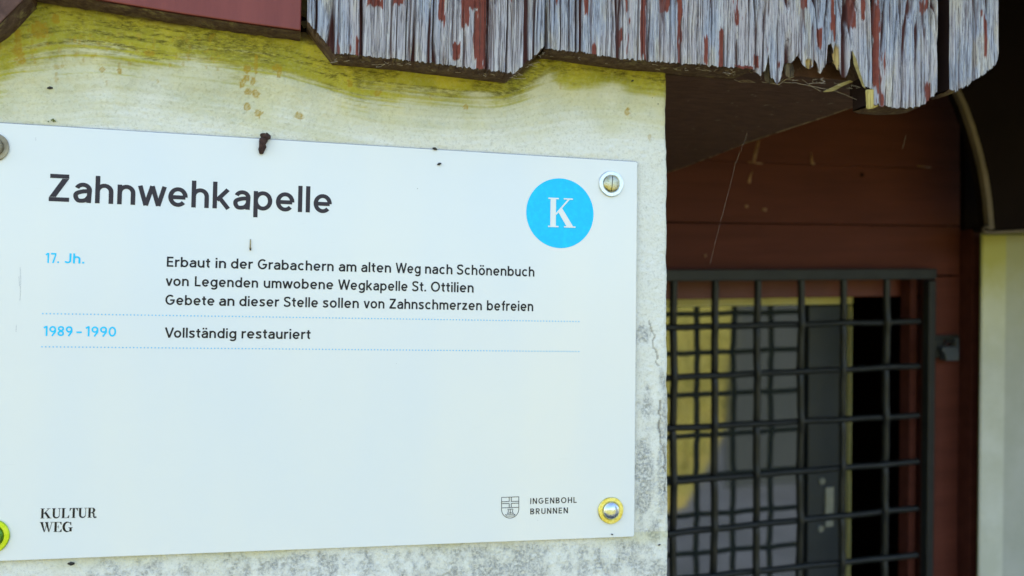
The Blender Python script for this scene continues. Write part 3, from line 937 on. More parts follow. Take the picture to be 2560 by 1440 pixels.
# hasp with padlock on the jamb
hp = thing('padlock', 'small grey blue padlock hanging in a dark hasp beside the grille', 'padlock', at2(2368, 905, WB - 0.01), M2)
b2('hasp_plate', 2337, 2398, 838, 851, WB - 0.010, WB - 0.006, M['steel'], hp, 0.0006)
b2('hasp_plate', 2388, 2399, 845, 902, WB - 0.012, WB - 0.001, M['padlock'], hp, 0.0006)
m = MB()
ctr = at2(2372, 868, WB - 0.014)
m.tube([(ctr[0] + 0.0075 * math.cos(t), ctr[1], ctr[2] + 0.009 * math.sin(t)) for t in np.linspace(-0.2, math.pi + .2, 18)], 0.0021, 8)
m.build('shackle', M['steel'], hp, smooth=True)
P = [(2356, 868), (2396, 866), (2398, 872), (2398, 898), (2390, 902), (2366, 902), (2364, 886), (2357, 878)]
m = MB(); m.prism([at2(x, y, WB - 0.022) for x, y in P], [at2(x, y, WB - 0.022) + np.array([0, 0.014, 0]) for x, y in P])
m.build('lock_body', M['padlock'], hp, bevel=0.001)
P = [(2338, 848), (2356, 848), (2366, 862), (2352, 892), (2340, 896)]
m = MB(); m.prism([at2(x, y, WB - 0.012) for x, y in P], [at2(x, y, WB - 0.012) + np.array([0, 0.009, 0]) for x, y in P])
m.build('hinge_knuckle', M['steel'], hp, bevel=0.001)

# ------------------------------------------------------------------ right pier
k, _ = PIER
c = k.coord()
sx = k.n('SeparateXYZ'); k.link(c, sx.inputs[0])
nn = k.noise(24, 5, 0.6, c)
hgt = k.math('ADD', sx.outputs['Z'], k.math('MULTIPLY', nn, 0.06))
col = k.mix(k.rng(k.noise(14, 4, 0.6, c), 0.4, 0.65), (0.50, 0.51, 0.42), (0.58, 0.59, 0.52))
col = k.mix(k.rng(hgt, -0.16, -0.0, 0, 0.55), col, (0.52, 0.50, 0.16))
col = k.mix(k.rng(hgt, -0.06, 0.0, 0, 0.8), col, (0.38, 0.35, 0.06))
col = k.mix(k.rng(sx.outputs['X'], 0.010, 0.013, 0, 0.45), col, (0.26, 0.27, 0.25))
k.bump(k.noise(200, 4, 0.6, c), 0.5, 0.001)
M['pier'] = k.set(col, 0.85, 0, 0.2)
WP = 1.10
top_l, top_r = at2(2455, 592, WP + 0.04), at2(2524, 590, WP)
pier_base = at2(2500, 592, WP)
m = MB()
z_b = -1.65
xA, xB = at2(2453.5, 900, WP + 0.046)[0], at2(2524, 900, WP)[0]
xA, xK = at2(2453.5, 900, WP)[0], at2(2453.5, 900, WP + 0.0475)[0]
pl = [(xK, WP + 0.0475), (xA, WP + 0.002), (xA + 0.002, WP), (xB + 0.9, WP), (xB + 0.9, WP + 0.0475)]
m.prism([(x, y, z_b) for x, y in pl], [(x, y, pier_base[2] + 0.002) for x, y in pl])
pt = m.build('right_pier', M['pier'], frame=M2, base=pier_base)
props(pt, 'plastered pier with yellowed top at the right edge of the porch', 'pier')

# ------------------------------------------------------------------ curved dark valance over the pier
WV = 1.035
arc = [(2330, 120), (2352, 165), (2380, 212), (2404, 262), (2424, 318), (2441, 376), (2455, 436), (2465, 500), (2470, 560)]
va = thing('curved_valance', 'black brown curved board with its edge coloured pale as if lit above the right pier', 'valance', at2(2500, 575, WV), M2)
outer = [at2(x, y, WV) for x, y in arc]
outer = [at2(2290, 40, WV), at2(2240, -60, WV)][::-1] + outer
bl = [at2(2456, 566, WV), at2(2454, 578, WV), at2(2462, 582, WV)]
br_ = at2(2900, 560, WV); tr_ = at2(2900, -260, WV); tl_ = at2(2240, -260, WV)
poly = outer + bl + [br_, tr_, tl_]
off = np.array([0.0, 0.016, 0])
m = MB(); m.prism(poly, [p + off for p in poly]); m.build('valance_board', M['valance'], va)
edge = outer + [at2(2472, 572, WV)]
m = MB()
w_ = [np.array([0.0085, 0, 0.0]) for _ in edge]
m.prism([p + np.array([0, -0.0015, 0]) for p in edge] + [p + q + np.array([0, -0.0015, 0]) for p, q in zip(edge[::-1], w_)],
        [p + np.array([-.0002, 0.006, 0]) for p in edge] + [p + q + np.array([0, 0.006, 0]) for p, q in zip(edge[::-1], w_)])
m.build('lit_edge_band', M['valance_edge'], va)
lowp = [at2(2475, 572, WV), at2(2458, 566, WV), at2(2453, 572, WV), at2(2456, 580, WV), at2(2475, 582, WV), at2(2560, 577, WV), at2(2700, 569, WV)]
m = MB(); m.tube([tuple(p + np.array([0, -0.003, 0])) for p in lowp], 0.0022, 8); m.build('lit_bottom_edge', M['valance_edge'], va, smooth=True)  # lower edge drawn as a pale tube, coloured as if lit

# ------------------------------------------------------------------ the unseen chapel shell; roof and boarding above the eaves added to block sun
m = MB()
m.box(-3.0, EDGE_X - 0.12, 0.24, 2.58, 0.05, at(1400, -230, YB)[2] + 0.32)
props(m.build('chapel_body', M['pier']), 'plastered chapel block behind the front wall', 'building')
m = MB(); m.box(-3.1, 2.6, -0.05, 2.7, at(1400, -230, YB)[2] + 0.33, at(1400, -230, YB)[2] + 0.40)
o = m.build('sun_block_roof', M['rooftile']); props(o, 'low dark roof slab added out of view to block the sun', 'roof')
m = MB(); m.box(-3.05, 2.55, -0.05, -0.032, at(1400, -215, YB)[2] + 0.002, at(1400, -230, YB)[2] + 0.329)
props(m.build('light_gap_board', M['porch_red']), 'red brown boarding added out of view to close a light gap above the eaves boards', 'boarding')
m = MB(); m.box(1.30, 2.6, 1.0, 2.6, 0.05, at(1400, -230, YB)[2] + 0.329)
props(m.build('side_wing', M['pier']), 'plastered side wing at the right behind the pier', 'building')
m = MB(); m.box(-0.4, 1.5, 2.35, 2.6, 0.05, at(1400, -230, YB)[2] + 0.329)
props(m.build('rear_wall', M['pier']), 'plastered rear wall closing the porch', 'wall')
# ------------------------------------------------------------------ dark shed across the path (seen mirrored in the glass)
gh = thing('grey_shed', 'dark grey boarded shed across the path mirrored in the door glass', 'shed', (5.6, -6, 0))
m = MB(); sf = [(3.60, -3.3), (8.0, -3.3), (10.3, -6.5), (5.9, -6.5)]; m.prism([(x, y, 0) for x, y in sf], [(x, y, 3.2) for x, y in sf]); m.build('wall', M['house'], gh)
m = MB(); m.prism([(3.6, -3.15, 3.2), (6.0, -6.6, 3.2), (4.75, -4.9, 4.4)], [(8.1, -3.15, 3.2), (10.4, -6.6, 3.2), (9.2, -4.9, 4.4)]); m.build('roof', M['rooftile'], gh)

# ------------------------------------------------------------------ the sign
sg = thing('sign', 'white enamel chapel information sign with heading, dates and blue round emblem', 'sign', at(800, 1370, -0.004))
TR, BR = at(1587, 407), at(1583, 1340)
SX0, SX1 = at(-80, 305)[0], (TR[0] + BR[0]) / 2
SZ1, SZ0 = TR[2] + 0.0006, BR[2] + 0.0003
SY = -0.0034
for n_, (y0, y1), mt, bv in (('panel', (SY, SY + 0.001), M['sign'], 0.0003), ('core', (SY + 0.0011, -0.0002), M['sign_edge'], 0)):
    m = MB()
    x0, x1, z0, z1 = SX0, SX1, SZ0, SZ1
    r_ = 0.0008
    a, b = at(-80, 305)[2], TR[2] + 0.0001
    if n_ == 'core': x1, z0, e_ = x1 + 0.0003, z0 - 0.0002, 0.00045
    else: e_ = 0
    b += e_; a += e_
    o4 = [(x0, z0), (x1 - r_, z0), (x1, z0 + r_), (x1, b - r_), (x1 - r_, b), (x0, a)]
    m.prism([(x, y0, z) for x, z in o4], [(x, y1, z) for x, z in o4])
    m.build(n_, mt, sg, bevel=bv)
TY = SY - 0.00012

# ---- monoline lettering, cap height 1, stroke WT
WT = 0.165
H_ = WT / 2
XH = 0.72


def el(cx, cy, rx, ry, a0, a1, n=22):
    return [(cx + rx * math.cos(R(a)), cy + ry * math.sin(R(a))) for a in np.linspace(a0, a1, n)]


def crv(pts, n=8):
    out = []
    P = [pts[0]] + list(pts) + [pts[-1]]
    for i in range(1, len(P) - 2):
        p0, p1, p2, p3 = (np.array(q, float) for q in P[i - 1:i + 3])
        for t in np.linspace(0, 1, n, endpoint=False):
            out.append(tuple(0.5 * ((2 * p1) + (-p0 + p2) * t + (2 * p0 - 5 * p1 + 4 * p2 - p3) * t * t + (-p0 + 3 * p1 - 3 * p2 + p3) * t ** 3)))
    return out + [tuple(map(float, pts[-1]))]


h = H_
bw = 0.66                       # bowl outer width
bo = lambda x: el(x + bw / 2, XH / 2, bw / 2 - h, XH / 2 - h + .012, 0, 360, 32)
arch = lambda x, wd: el(x + wd / 2, XH - wd * 0.5, wd / 2 - h, wd * 0.5 - h + .012, 180, 0, 16)
AW = 0.60


def G(ch):
    """strokes, width"""
    c = 1 - h
    if ch == 'Z': return [[(.04, c), (.64, c)], ('p', [(.43, 1 - WT), (.64, 1 - WT), (.24, WT), (.03, WT)]), [(.02, h), (.66, h)]], .68
    if ch == 'z': return [[(.03, XH - h), (.50, XH - h)], ('p', [(.30, XH - WT), (.50, XH - WT), (.24, WT), (.03, WT)]), [(.02, h), (.52, h)]], .54
    if ch == 'a': return [el(.30, XH - .27, .27 - h + .02, .27 - h + .012, 158, 0) + [(.55 - h + .02 , 0)], crv([(.50, .42), (.30, .41), (.10, .33), (.075, .20), (.15, .085), (.28, .07), (.40, .11), (.485, .22)])], .57
    if ch == 'h': return [[(h, 0), (h, 1)], [(h, .3)] + arch(0, AW) + [(AW - h, 0)]], AW
    if ch == 'n': return [[(h, 0), (h, XH)], [(h, .3)] + arch(0, AW) + [(AW - h, 0)]], AW
    if ch == 'm': return [[(h, 0), (h, XH)], [(h, .3)] + arch(0, .54) + [(.54 - h, 0)], arch(.54 - WT, .54) + [(1.08 - WT - h, 0)]], 1.08 - WT
    if ch == 'u': return [[(h, XH)] + el(AW / 2, AW * .5, AW / 2 - h, AW * .5 - h + .012, 180, 360, 16) + [(AW - h, .42)], [(AW - h, 0), (AW - h, XH)]], AW
    if ch == 'r': return [[(h, 0), (h, XH)], el(.36, XH - .28, .36 - h, .28 - h + .01, 180, 82)], .40
    if ch == 'w': return [[(.06, XH), (.255, .0)], [(.255, 0), (.46, XH)], [(.46, XH), (.665, 0)], [(.665, 0), (.86, XH)]], .92
    if ch == 'v': return [[(.07, XH), (.30, 0)], [(.30, 0), (.53, XH)]], .60
    if ch == 'e': return [[(h * 1.3, XH / 2 - .01), (bw - h, XH / 2 - .01)], el(bw / 2, XH / 2, bw / 2 - h, XH / 2 - h + .012, -2, 318, 30)], bw
    if ch == 'c': return [el(bw / 2, XH / 2, bw / 2 - h, XH / 2 - h + .012, 46, 314, 28)], .60
    if ch == 'o': return [bo(0)], bw
    if ch == 'ö': return [bo(0), [(.13, .93), (.29, .93)], [(.37, .93), (.53, .93)]], bw
    if ch == 'ä': return G('a')[0] + [[(.07, .93), (.23, .93)], [(.32, .93), (.48, .93)]], .57
    if ch == 'b': return [[(h, 0), (h, 1)], bo(0)], bw
    if ch == 'd': return [[(bw - h, 0), (bw - h, 1)], bo(0)], bw
    if ch == 'p': return [[(h, -.27), (h, XH)], bo(0)], bw
    if ch == 'g': return [bo(0), [(bw - h, XH)] + [(bw - h, .05)] + el(bw / 2, -.02, bw / 2 - h, .19, 0, -150, 16)], bw
    if ch == 'k': return [[(h, 0), (h, 1)], [(.52, XH), (.15, .31)], [(.24, .40), (.54, 0)]], .60
    if ch == 'l': return [[(h, 0), (h, 1)]], WT
    if ch == 't': return [[(.20, .90), (.20, .20)] + el(.34, .20, .14, .20 - h, 180, 275, 8), [(.02, XH - h), (.40, XH - h)]], .42
    if ch == 'i': return [[(h, 0), (h, XH)], [(h - .005, .84), (h - .005, 1.0)]], WT
    if ch == 'f': return [[(.20, 0), (.20, .78)] + el(.34, .78, .14, .22 - h, 180, 80, 8), [(.02, XH - h), (.38, XH - h)]], .40
    if ch == 's': return [crv([(.47, .59), (.38, XH - h + .01), (.25, XH - h + .01), (.11, .62), (.10, .50), (.20, .405), (.34, .34), (.43, .24), (.39, .115), (.26, h - .01), (.12, .09), (.035, .17)])], .52
    if ch == 'S': return [crv([(.60, .80), (.50, .91), (.34, 1 - h + .01), (.15, .88), (.10, .72), (.19, .585), (.34, .51), (.53, .41), (.58, .26), (.50, .12), (.33, h - .01), (.15, .10), (.05, .22)])], .67
    if ch == 'E': return [[(h, 0), (h, 1)], [(h, c), (.56, c)], [(h, .51), (.52, .51)], [(h, h), (.57, h)]], .58
    if ch == 'L': return [[(h, 0), (h, 1)], [(h, h), (.54, h)]], .55
    if ch == 'G': return [el(.43, .5, .43 - h, .5 - h + .01, 48, 345, 34), [(.44, .47), (.85, .47)]], .86
    if ch == 'W': return [[(.07, 1), (.33, 0)], [(.33, 0), (.59, 1)], [(.59, 1), (.85, 0)], [(.85, 0), (1.11, 1)]], 1.18
    if ch == 'V': return [[(.07, 1), (.40, 0)], [(.40, 0), (.73, 1)]], .80
    if ch == 'O': return [el(.45, .5, .45 - h, .5 - h + .01, 0, 360, 40)], .90
    if ch == 'J': return [[(.46, 1), (.46, .28)] + el(.25, .28, .21, .28 - h, 0, -158, 14)], .56
    if ch == 'I': return [[(h, 0), (h, 1)]], WT
    if ch == 'N': return [[(h, 0), (h, 1)], ('p', [(0, 1), (WT, 1), (.70, 0), (.70 - WT, 0)]), [(.70 - h, 0), (.70 - h, 1)]], .70
    if ch == 'H': return [[(h, 0), (h, 1)], [(h, .5), (.66, .5)], [(.70 - h, 0), (.70 - h, 1)]], .70
    if ch == 'U': return [[(h, 1), (h, .32)] + el(.34, .32, .34 - h, .32 - h + .01, 180, 360, 18) + [(.68 - h, 1)]], .68
    if ch == 'B': return [[(h, 0), (h, 1)], [(h, c), (.34, c)] + el(.34, .745, .20, .255 - h, 90, -90, 12) + [(h, .51)], [(h, .49), (.36, .49)] + el(.36, .27, .22, .27 - h, 90, -90, 12) + [(h, h)]], .64
    if ch == 'R': return [[(h, 0), (h, 1)], [(h, c), (.34, c)] + el(.34, .71, .22, .29 - h, 90, -90, 12) + [(h, .45)], [(.30, .44), (.57, 0)]], .66
    if ch == '1': return [[(.30, 0), (.30, 1)], [(.30, .96), (.03, .80)]], .40
    if ch == '7': return [[(.02, c), (.58, c)], ('p', [(.44, 1 - WT), (.60, 1 - WT), (.34, 0), (.17, 0)])], .62
    if ch == '0': return [el(.35, .5, .35 - h, .5 - h, 0, 360, 36)], .70
    if ch == '8': return [el(.31, .745, .22, .245 - h + .02, 0, 360, 26), el(.31, .28, .31 - h, .28 - h, 0, 360, 28)], .62
    if ch == '9': return [el(.32, .68, .32 - h, .32 - h, 0, 360, 30), crv([(.64 - h, .66), (.55, .42), (.40, .20), (.27, 0)])], .64
    if ch == '–': return [[(0, .40), (.5, .40)]], .5
    if ch == '.': return [[(.0, .09), (.17, .09)]], .17
    return [], .3


def ribbon(pts, w_, mb, xf, lvl):
    P = [np.array(p, float) for p in pts]
    L, Rr = [], []
    n = len(P)
    closed = np.hypot(*(P[0] - P[-1])) < 1e-6
    ws = w_ if hasattr(w_, '__len__') else [w_] * n
    for i in range(n):
        a = P[i - 1] if i else (P[-2] if closed else P[0]); b = P[(i + 1) % n] if i < n - 1 else (P[1] if closed else P[-1])
        d1 = P[i] - a; d2 = b - P[i]
        if np.hypot(*d1) < 1e-9: d1 = d2
        if np.hypot(*d2) < 1e-9: d2 = d1
        d1 = d1 / np.hypot(*d1); d2 = d2 / np.hypot(*d2)
        t = d1 + d2; t = t / max(1e-6, np.hypot(*t))
        nrm = np.array([-t[1], t[0]])
        cs = max(0.5, abs(nrm @ np.array([-d2[1], d2[0]])))
        L.append(P[i] + nrm * ws[i] / 2 / cs); Rr.append(P[i] - nrm * ws[i] / 2 / cs)
    vs = [xf(p, lvl) for p in L] + [xf(p, lvl) for p in Rr]
    mb.add(vs, [(i, n + i, n + i + 1, i + 1) for i in range(n - 1)])


def put(mb, strokes, xf, wt):
    for q, s in enumerate(strokes):
        lv = q * 0.000012
        if isinstance(s, tuple) and s[0] == 'p':
            vs = [xf(np.array(p, float), lv) for p in s[1]]
            mb.add(vs, [tuple(range(len(vs)))])
        elif isinstance(s, tuple) and s[0] == 'w':
            ribbon(s[1], s[2], mb, xf, lv)
        else:
            ribbon(s, wt, mb, xf, lv)


def clipv(strokes, ch):
    return strokes


def word(mb, txt, px0, px1, by, cap_px, wt=WT, glyph=G, gap=0.135, slope=0.0):
    """txt between photo columns px0..px1, baseline row by at px0 (slope afterwards)"""
    a = at(px0, by(px0), TY); b = at(px1, by(px1), TY)
    t0 = at(px0, by(px0) - cap_px, TY)
    capz = np.linalg.norm(t0 - a)
    items = [glyph(c) for c in txt]
    kern = {'.': -0.02, 'w': -0.05, 'W': -.06, 'V': -.12, 'v': -.05, 't': -.03, 'f': -.03, 'r': -.03, 'L': -.02, 'J': -.03, '7': -.05}
    tot = 0; pos = []
    for i, (s, w_) in enumerate(items):
        pos.append(tot)
        tot += w_ + gap + kern.get(txt[i], 0)
        if i + 1 < len(txt) and txt[i + 1] in 'wvt': tot -= .03
    tot -= gap + kern.get(txt[-1], 0)
    u = (b - a) / tot
    up_ = np.array([0, 0, 1.0]) * capz
    for (s, w_), p0 in zip(items, pos):
        xf = lambda p, lv, p0=p0: a + u * (p0 + p[0]) + up_ * p[1] + np.array([0, -lv, 0])
        put(mb, s, xf, wt)


def base_line(x0, y0, x1, y1):
    return lambda x: y0 + (y1 - y0) * (x - x0) / (x1 - x0)


def fin(mb, name, mat, parent=None, label=None):
    o = mb.build(name, mat, parent or sg, fix=False)
    if label: o['label'] = label
    return o


m = MB(); word(m, 'Zahnwehkapelle', 120, 829.5, base_line(120, 503, 829, 533.5), 69.5, 0.150, gap=.11)
fin(m, 'heading_lettering', M['ink_heading'])
lines = [
    ((416.7, 666.7, 1336, 691.6), [('Erbaut', 416.7, 525.7), ('in', 538.5, 565), ('der', 577, 632), ('Grabachern', 644, 834), ('am', 847, 891), ('alten', 903, 977.5), ('Weg', 989, 1051.6), ('nach', 1062.5, 1131), ('Schönenbuch', 1142, 1336)]),
    ((427, 714.5, 1183, 731.5), [('von', 414, 471.7), ('Legenden', 486.7, 645), ('umwobene', 659, 833), ('Wegkapelle', 845, 1019), ('St.', 1030, 1065), ('Ottilien', 1077, 1184)]),
    ((420, 762, 1333, 778), [('Gebete', 413, 536), ('an', 547.7, 586), ('dieser', 598, 697.7), ('Stelle', 709, 795), ('sollen', 807, 897), ('von', 909, 961), ('Zahnschmerzen', 973, 1204.7), ('befreien', 1217, 1333)]),
    ((423, 844, 776, 848), [('Vollständig', 411.7, 590.7), ('restauriert', 603.5, 776.7)]),
]
for bl_, ws in lines:
    m = MB()
    for (t, x0, x1) in ws:
        word(m, t, x0, x1, base_line(*bl_), 25.3, 0.162, gap=.12)
    fin(m, 'text_line', M['ink'])
for bl_, ws in (((116, 657.3, 206, 659), [('17.', 113, 147.3), ('Jh.', 161, 210.7)]), ((113, 840, 287, 841.7), [('1989', 108, 180.7), ('–', 190.7, 204), ('1990', 213, 290)])):
    m = MB()
    for (t, x0, x1) in ws:
        word(m, t, x0, x1, base_line(*bl_), 25.3, 0.16, gap=.14)
    fin(m, 'date_lettering', M['cyan'])
for bl_, t, x0, x1 in (((1325, 1260, 1441, 1257), 'INGENBOHL', 1325.6, 1441.8), ((1325, 1286, 1419, 1283), 'BRUNNEN', 1325.6, 1419.7)):
    m = MB(); word(m, t, x0, x1, base_line(*bl_), 14.6, 0.15, gap=.24); fin(m, 'municipality_lettering', M['ink'])
for (x0, y0, x1, y1) in ((107, 784, 1447, 804), (105, 867, 1447, 879)):
    a, b = at(x0, y0, TY), at(x1, y1, TY)
    m = MB(); n = 164
    for i in range(n):
        c = a + (b - a) * i / (n - 1)
        m.add([(c[0] + 0.00043 * math.cos(t), c[1], c[2] + 0.00043 * math.sin(t)) for t in np.linspace(0, 2 * math.pi, 9)[:-1]], [tuple(range(8))])
    o = fin(m, 'dotted_rule', M['cyan_soft'])


# ---- high contrast serif capitals
def S_(ch):
    T, hl = 0.20, 0.045
    sf = lambda x0, x1, y: [(x0, y), (x1, y)]
    if ch == 'K': return [[(.20, 0), (.20, 1)], ('w', [(.02, hl / 2), (.40, hl / 2)], hl), ('w', [(.02, 1 - hl / 2), (.40, 1 - hl / 2)], hl), ('w', [(.78, .98), (.30, .44)], .055), ('w', [(.58, 1 - hl / 2), (.92, 1 - hl / 2)], hl),
                          ('p', [(.36, .56), (.52, .66), (.94, .03), (.70, .03)]), ('w', [(.60, hl / 2), (1.02, hl / 2)], hl)], 1.02
    if ch == 'U': return [[(.18, 1), (.18, .3)], ('w', [(.18, .3)] + el(.43, .3, .25, .26, 180, 360, 18) + [(.68, 1)], [.20] + list(np.linspace(.20, .05, 18)) + [.05]), ('w', [(.0, .978), (.38, .978)], hl), ('w', [(.54, .978), (.82, .978)], hl)], .82
    if ch == 'L': return [[(.20, 0), (.20, 1)], ('w', [(.02, .978), (.40, .978)], hl), ('w', [(.02, hl / 2), (.70, hl / 2)], hl), ('p', [(.66, .0), (.72, .0), (.74, .30), (.70, .30), (.55, .05)])], .75
    if ch == 'T': return [[(.38, 0), (.38, 1)], ('w', [(.20, hl / 2), (.56, hl / 2)], hl), ('w', [(.02, .978), (.74, .978)], hl), ('p', [(.02, 1), (.0, .70), (.04, .70), (.18, .96)]), ('p', [(.74, 1), (.76, .70), (.72, .70), (.58, .96)])], .76
    if ch == 'R': return [[(.20, 0), (.20, 1)], ('w', [(.02, hl / 2), (.40, hl / 2)], hl), ('w', [(.02, .978), (.20, .978)], hl), ('w', [(.2, .975)] + el(.40, .75, .21, .225, 90, -90, 14) + [(.2, .525)], [.05] * 2 + list(.05 + .15 * np.sin(np.linspace(0, math.pi, 12))) + [.05] * 2),
                          ('w', crv([(.42, .52), (.58, .40), (.60, .12), (.70, .02), (.84, .08)]), .13)], .86
    if ch == 'W': return [('p', [(.04, 1), (.27, 1), (.47, 0), (.38, 0)]), ('w', [(.44, .02), (.62, .80)], .05), ('p', [(.48, 1), (.70, 1), (.88, 0), (.79, 0)]), ('w', [(.84, .02), (1.08, .98)], .05), ('w', [(0, .978), (.34, .978)], hl), ('w', [(.46, .979), (.78, .979)], hl), ('w', [(.94, .978), (1.22, .978)], hl)], 1.22
    if ch == 'E': return [[(.20, 0), (.20, 1)], ('w', [(.02, .978), (.70, .978)], hl), ('w', [(.02, hl / 2), (.72, hl / 2)], hl), ('w', [(.2, .51), (.46, .51)], hl), ('p', [(.44, .36), (.48, .36), (.48, .66), (.44, .66)]),
                          ('p', [(.68, 1), (.72, 1), (.72, .72), (.68, .72), (.56, .95)]), ('p', [(.68, 0), (.74, 0), (.75, .28), (.71, .28), (.56, .05)])], .75
    if ch == 'G': return [('w', el(.46, .5, .34, .475, 40, 320, 30), list(.05 + .17 * np.clip(np.sin(np.linspace(-.35, math.pi + .35, 30)), 0, 1))), [(.74, .04), (.74, .42)], ('w', [(.54, .43), (.94, .43)], hl), ('p', [(.74, 1), (.78, 1), (.78, .66), (.74, .66), (.66, .90)])], .94
    return [], .5


m = MB(); word(m, 'KULTUR', 100, 241.5, base_line(100, 1296.2, 241, 1293.9), 25, 0.2, S_, gap=.02); fin(m, 'culture_trail_lettering', M['ink'])
m = MB(); word(m, 'WEG', 98.6, 181.8, base_line(98.6, 1330.2, 181, 1329.5), 25, 0.2, S_, gap=.05); fin(m, 'culture_trail_lettering', M['ink'])
cc = at(1400.5, 533, TY); rad = 0.5 * (at(1484.3, 533)[0] - at(1317, 533)[0])
m = MB(); m.add([(cc[0] + rad * math.cos(t), TY, cc[2] + rad * math.sin(t)) for t in np.linspace(0, 2 * math.pi, 97)[:-1]], [tuple(range(96))])
em = fin(m, 'round_emblem', M['cyan'])
TY0 = TY; TY = SY - 0.0003
m = MB(); word(m, 'K', 1368.8, 1438.5, base_line(1368.8, 567.3, 1438, 569.6), 73.5, 0.2, S_)
fin(m, 'emblem_letter', M['white_ink'], em)
TY = TY0
# municipal shield with cross and sailing boat, in outline
m = MB()
sw = 0.00036
PW = lambda x, y, lv=0: at(x, y, TY - lv)
SHX = lambda x, y: (1254 + x * 43, 1243.5 + y * 52.5 - x * 1.5)


def ln(pts, lv, w_=sw):
    Q = [PW(*SHX(*p)) for p in pts]
    ribbon([(q[0], q[2]) for q in Q], w_, m, lambda p, l: (p[0], TY - lv * 0.00002, p[1]), 0)


shield = [(0, 0), (1, 0), (1, .52)] + [(.5 + .5 * math.cos(t), .58 + .42 * math.sin(t)) for t in np.linspace(0.0, math.pi, 16)] + [(0, .52), (0, 0)]
ln(shield, 0)
for i, p in enumerate(([(0, .50), (1, .50)], [(0, .21), (.44, .21)], [(.56, .21), (1, .21)], [(0, .30), (.44, .30)], [(.56, .30), (1, .30)], [(.44, 0), (.44, .21)], [(.56, 0), (.56, .21)],
                       [(.44, .30), (.44, .50)], [(.56, .30), (.56, .50)], [(.22, .82), (.78, .82), (.72, .90), (.30, .90), (.22, .82)], [(.50, .56), (.50, .82)],
                       [(.36, .57), (.66, .57)], [(.36, .57), (.40, .66), (.34, .78)], [(.66, .57), (.62, .68), (.68, .78)], [(.34, .78), (.5, .73), (.68, .78)])):
    ln(p, i + 1, sw * (1 if i < 9 else .8))
fin(m, 'shield_crest', M['ink'])


m = MB()
for P_ in ([(50, 668), (52, 700), (50, 752)], [(47, 690), (49, 716)], [(41, 812), (40, 830)], [(89, 344), (90, 352)], [(1455, 500), (1470, 501)]):
    m.tube([at(x, y, SY - .00005) for x, y in P_], 0.00006, 5)
fin(m, 'scratch_marks', M['sign_edge'])['kind'] = 'stuff'


# ---- screws with washers
def screw(px, py, r_out, wmat, hmat, slot=None, dome=0.0022, jitter=0.009, lab=None):
    c = at(px, py, SY)
    r = r_out * 0.6 / F * 1.04
    jit = lambda a: jitter * math.sin(3 * a + px) + jitter * 0.7 * math.sin(7 * a + py)
    m = MB()
    m.lathe([(r * .97, -0.0001), (r, -0.0004), (r, -0.0011), (r * .96, -0.0015), (r * .72, -0.0016), (r * .655, -0.0013), (r * .655, -0.0002)], c, 48, jit)
    wv = m.build('screw', wmat, sg, smooth=True)
    wv.data.polygons.foreach_set('use_smooth', [False] * len(wv.data.polygons))
    wv['label'] = lab
    rh = r * 0.645
    m = MB()
    prof = [(rh, -0.0003), (rh, -0.0016)] + [(rh * math.cos(t), -0.0016 - dome * math.sin(t)) for t in np.linspace(0.15, 1.50, 9)]
    m.lathe(prof, c, 40)
    m.build('screw_head', hmat, wv, smooth=True)
    if slot is not None:
        m = MB()
        dx, dz = math.sin(R(slot)), math.cos(R(slot))
        m.tube([(c[0] - dx * rh * .92, c[1] - 0.0016 - dome * .40, c[2] - dz * rh * .92), (c[0] - dx * rh * .5, c[1] - .0016 - dome * .85, c[2] - dz * rh * .5), (c[0], c[1] - .0016 - dome * 1.0, c[2]),
                (c[0] + dx * rh * .5, c[1] - .0016 - dome * .85, c[2] + dz * rh * .5), (c[0] + dx * rh * .92, c[1] - 0.0016 - dome * .40, c[2] + dz * rh * .92)], 0.00028, 6)
        m.build('screw_slot', M['seed'], wv)


screw(1527, 460, 32.5, M['zinc'], M['screw_old'], slot=4, dome=0.0014, lab='dull slotted screw in a shiny zinc washer')
screw(1526, 1275.5, 33, M['brass'], M['screw_new'], dome=0.0026, jitter=.012, lab='domed screw in a yellow washer')
screw(-20, 1340, 36, M['green_washer'], M['green_head'], dome=0.002, lab='screw in a green yellow washer')
screw(-15, 368, 31, M['beige_head'], M['beige_head'], dome=0.0042, lab='beige weathered screw at the upper left')

# ------------------------------------------------------------------ small things
# brown insect case hanging from the sign's upper edge
cs = thing('insect_case', 'brown crusty insect case hanging over the top edge of the sign', 'insect case', at(655, 382, SY - .002))


def lump(path, radii, seed, n=14):
    m = MB(); P = []
    pts = [np.array(at(x, y, yy)) for x, y, yy in path]
    m.tube([tuple(p) for p in pts], radii, n)
    v = np.array(m.v); q = fbm(v[:, 0] * 900 + seed, v[:, 2] * 900 + v[:, 1] * 500, seed, 3) - 0.5
    cen = v.mean(0); dirs = v - cen; dirs /= np.linalg.norm(dirs, axis=1)[:, None] + 1e-9
    m.v = [tuple(p) for p in v + dirs * q[:, None] * 0.0011]
    return m


lump([(668, 336, SY - .0012), (662, 340, SY - .002), (666, 343, SY - .0024), (675, 343, SY - .001)][:4], [0.0013, 0.0025, 0.0028, 0.0011], 3).build('case_cap', M['case'], cs, smooth=True)
lump([(656, 346, SY - .0016), (658, 352, SY - .0022), (656, 360, SY - .0022), (657, 366, SY - .002), (654, 374, SY - .0018), (653, 384, SY - .0008)], [0.0018, 0.0027, 0.0021, 0.0024, 0.0019, 0.0012], 8).build('case_body', M['case'], cs, smooth=True)
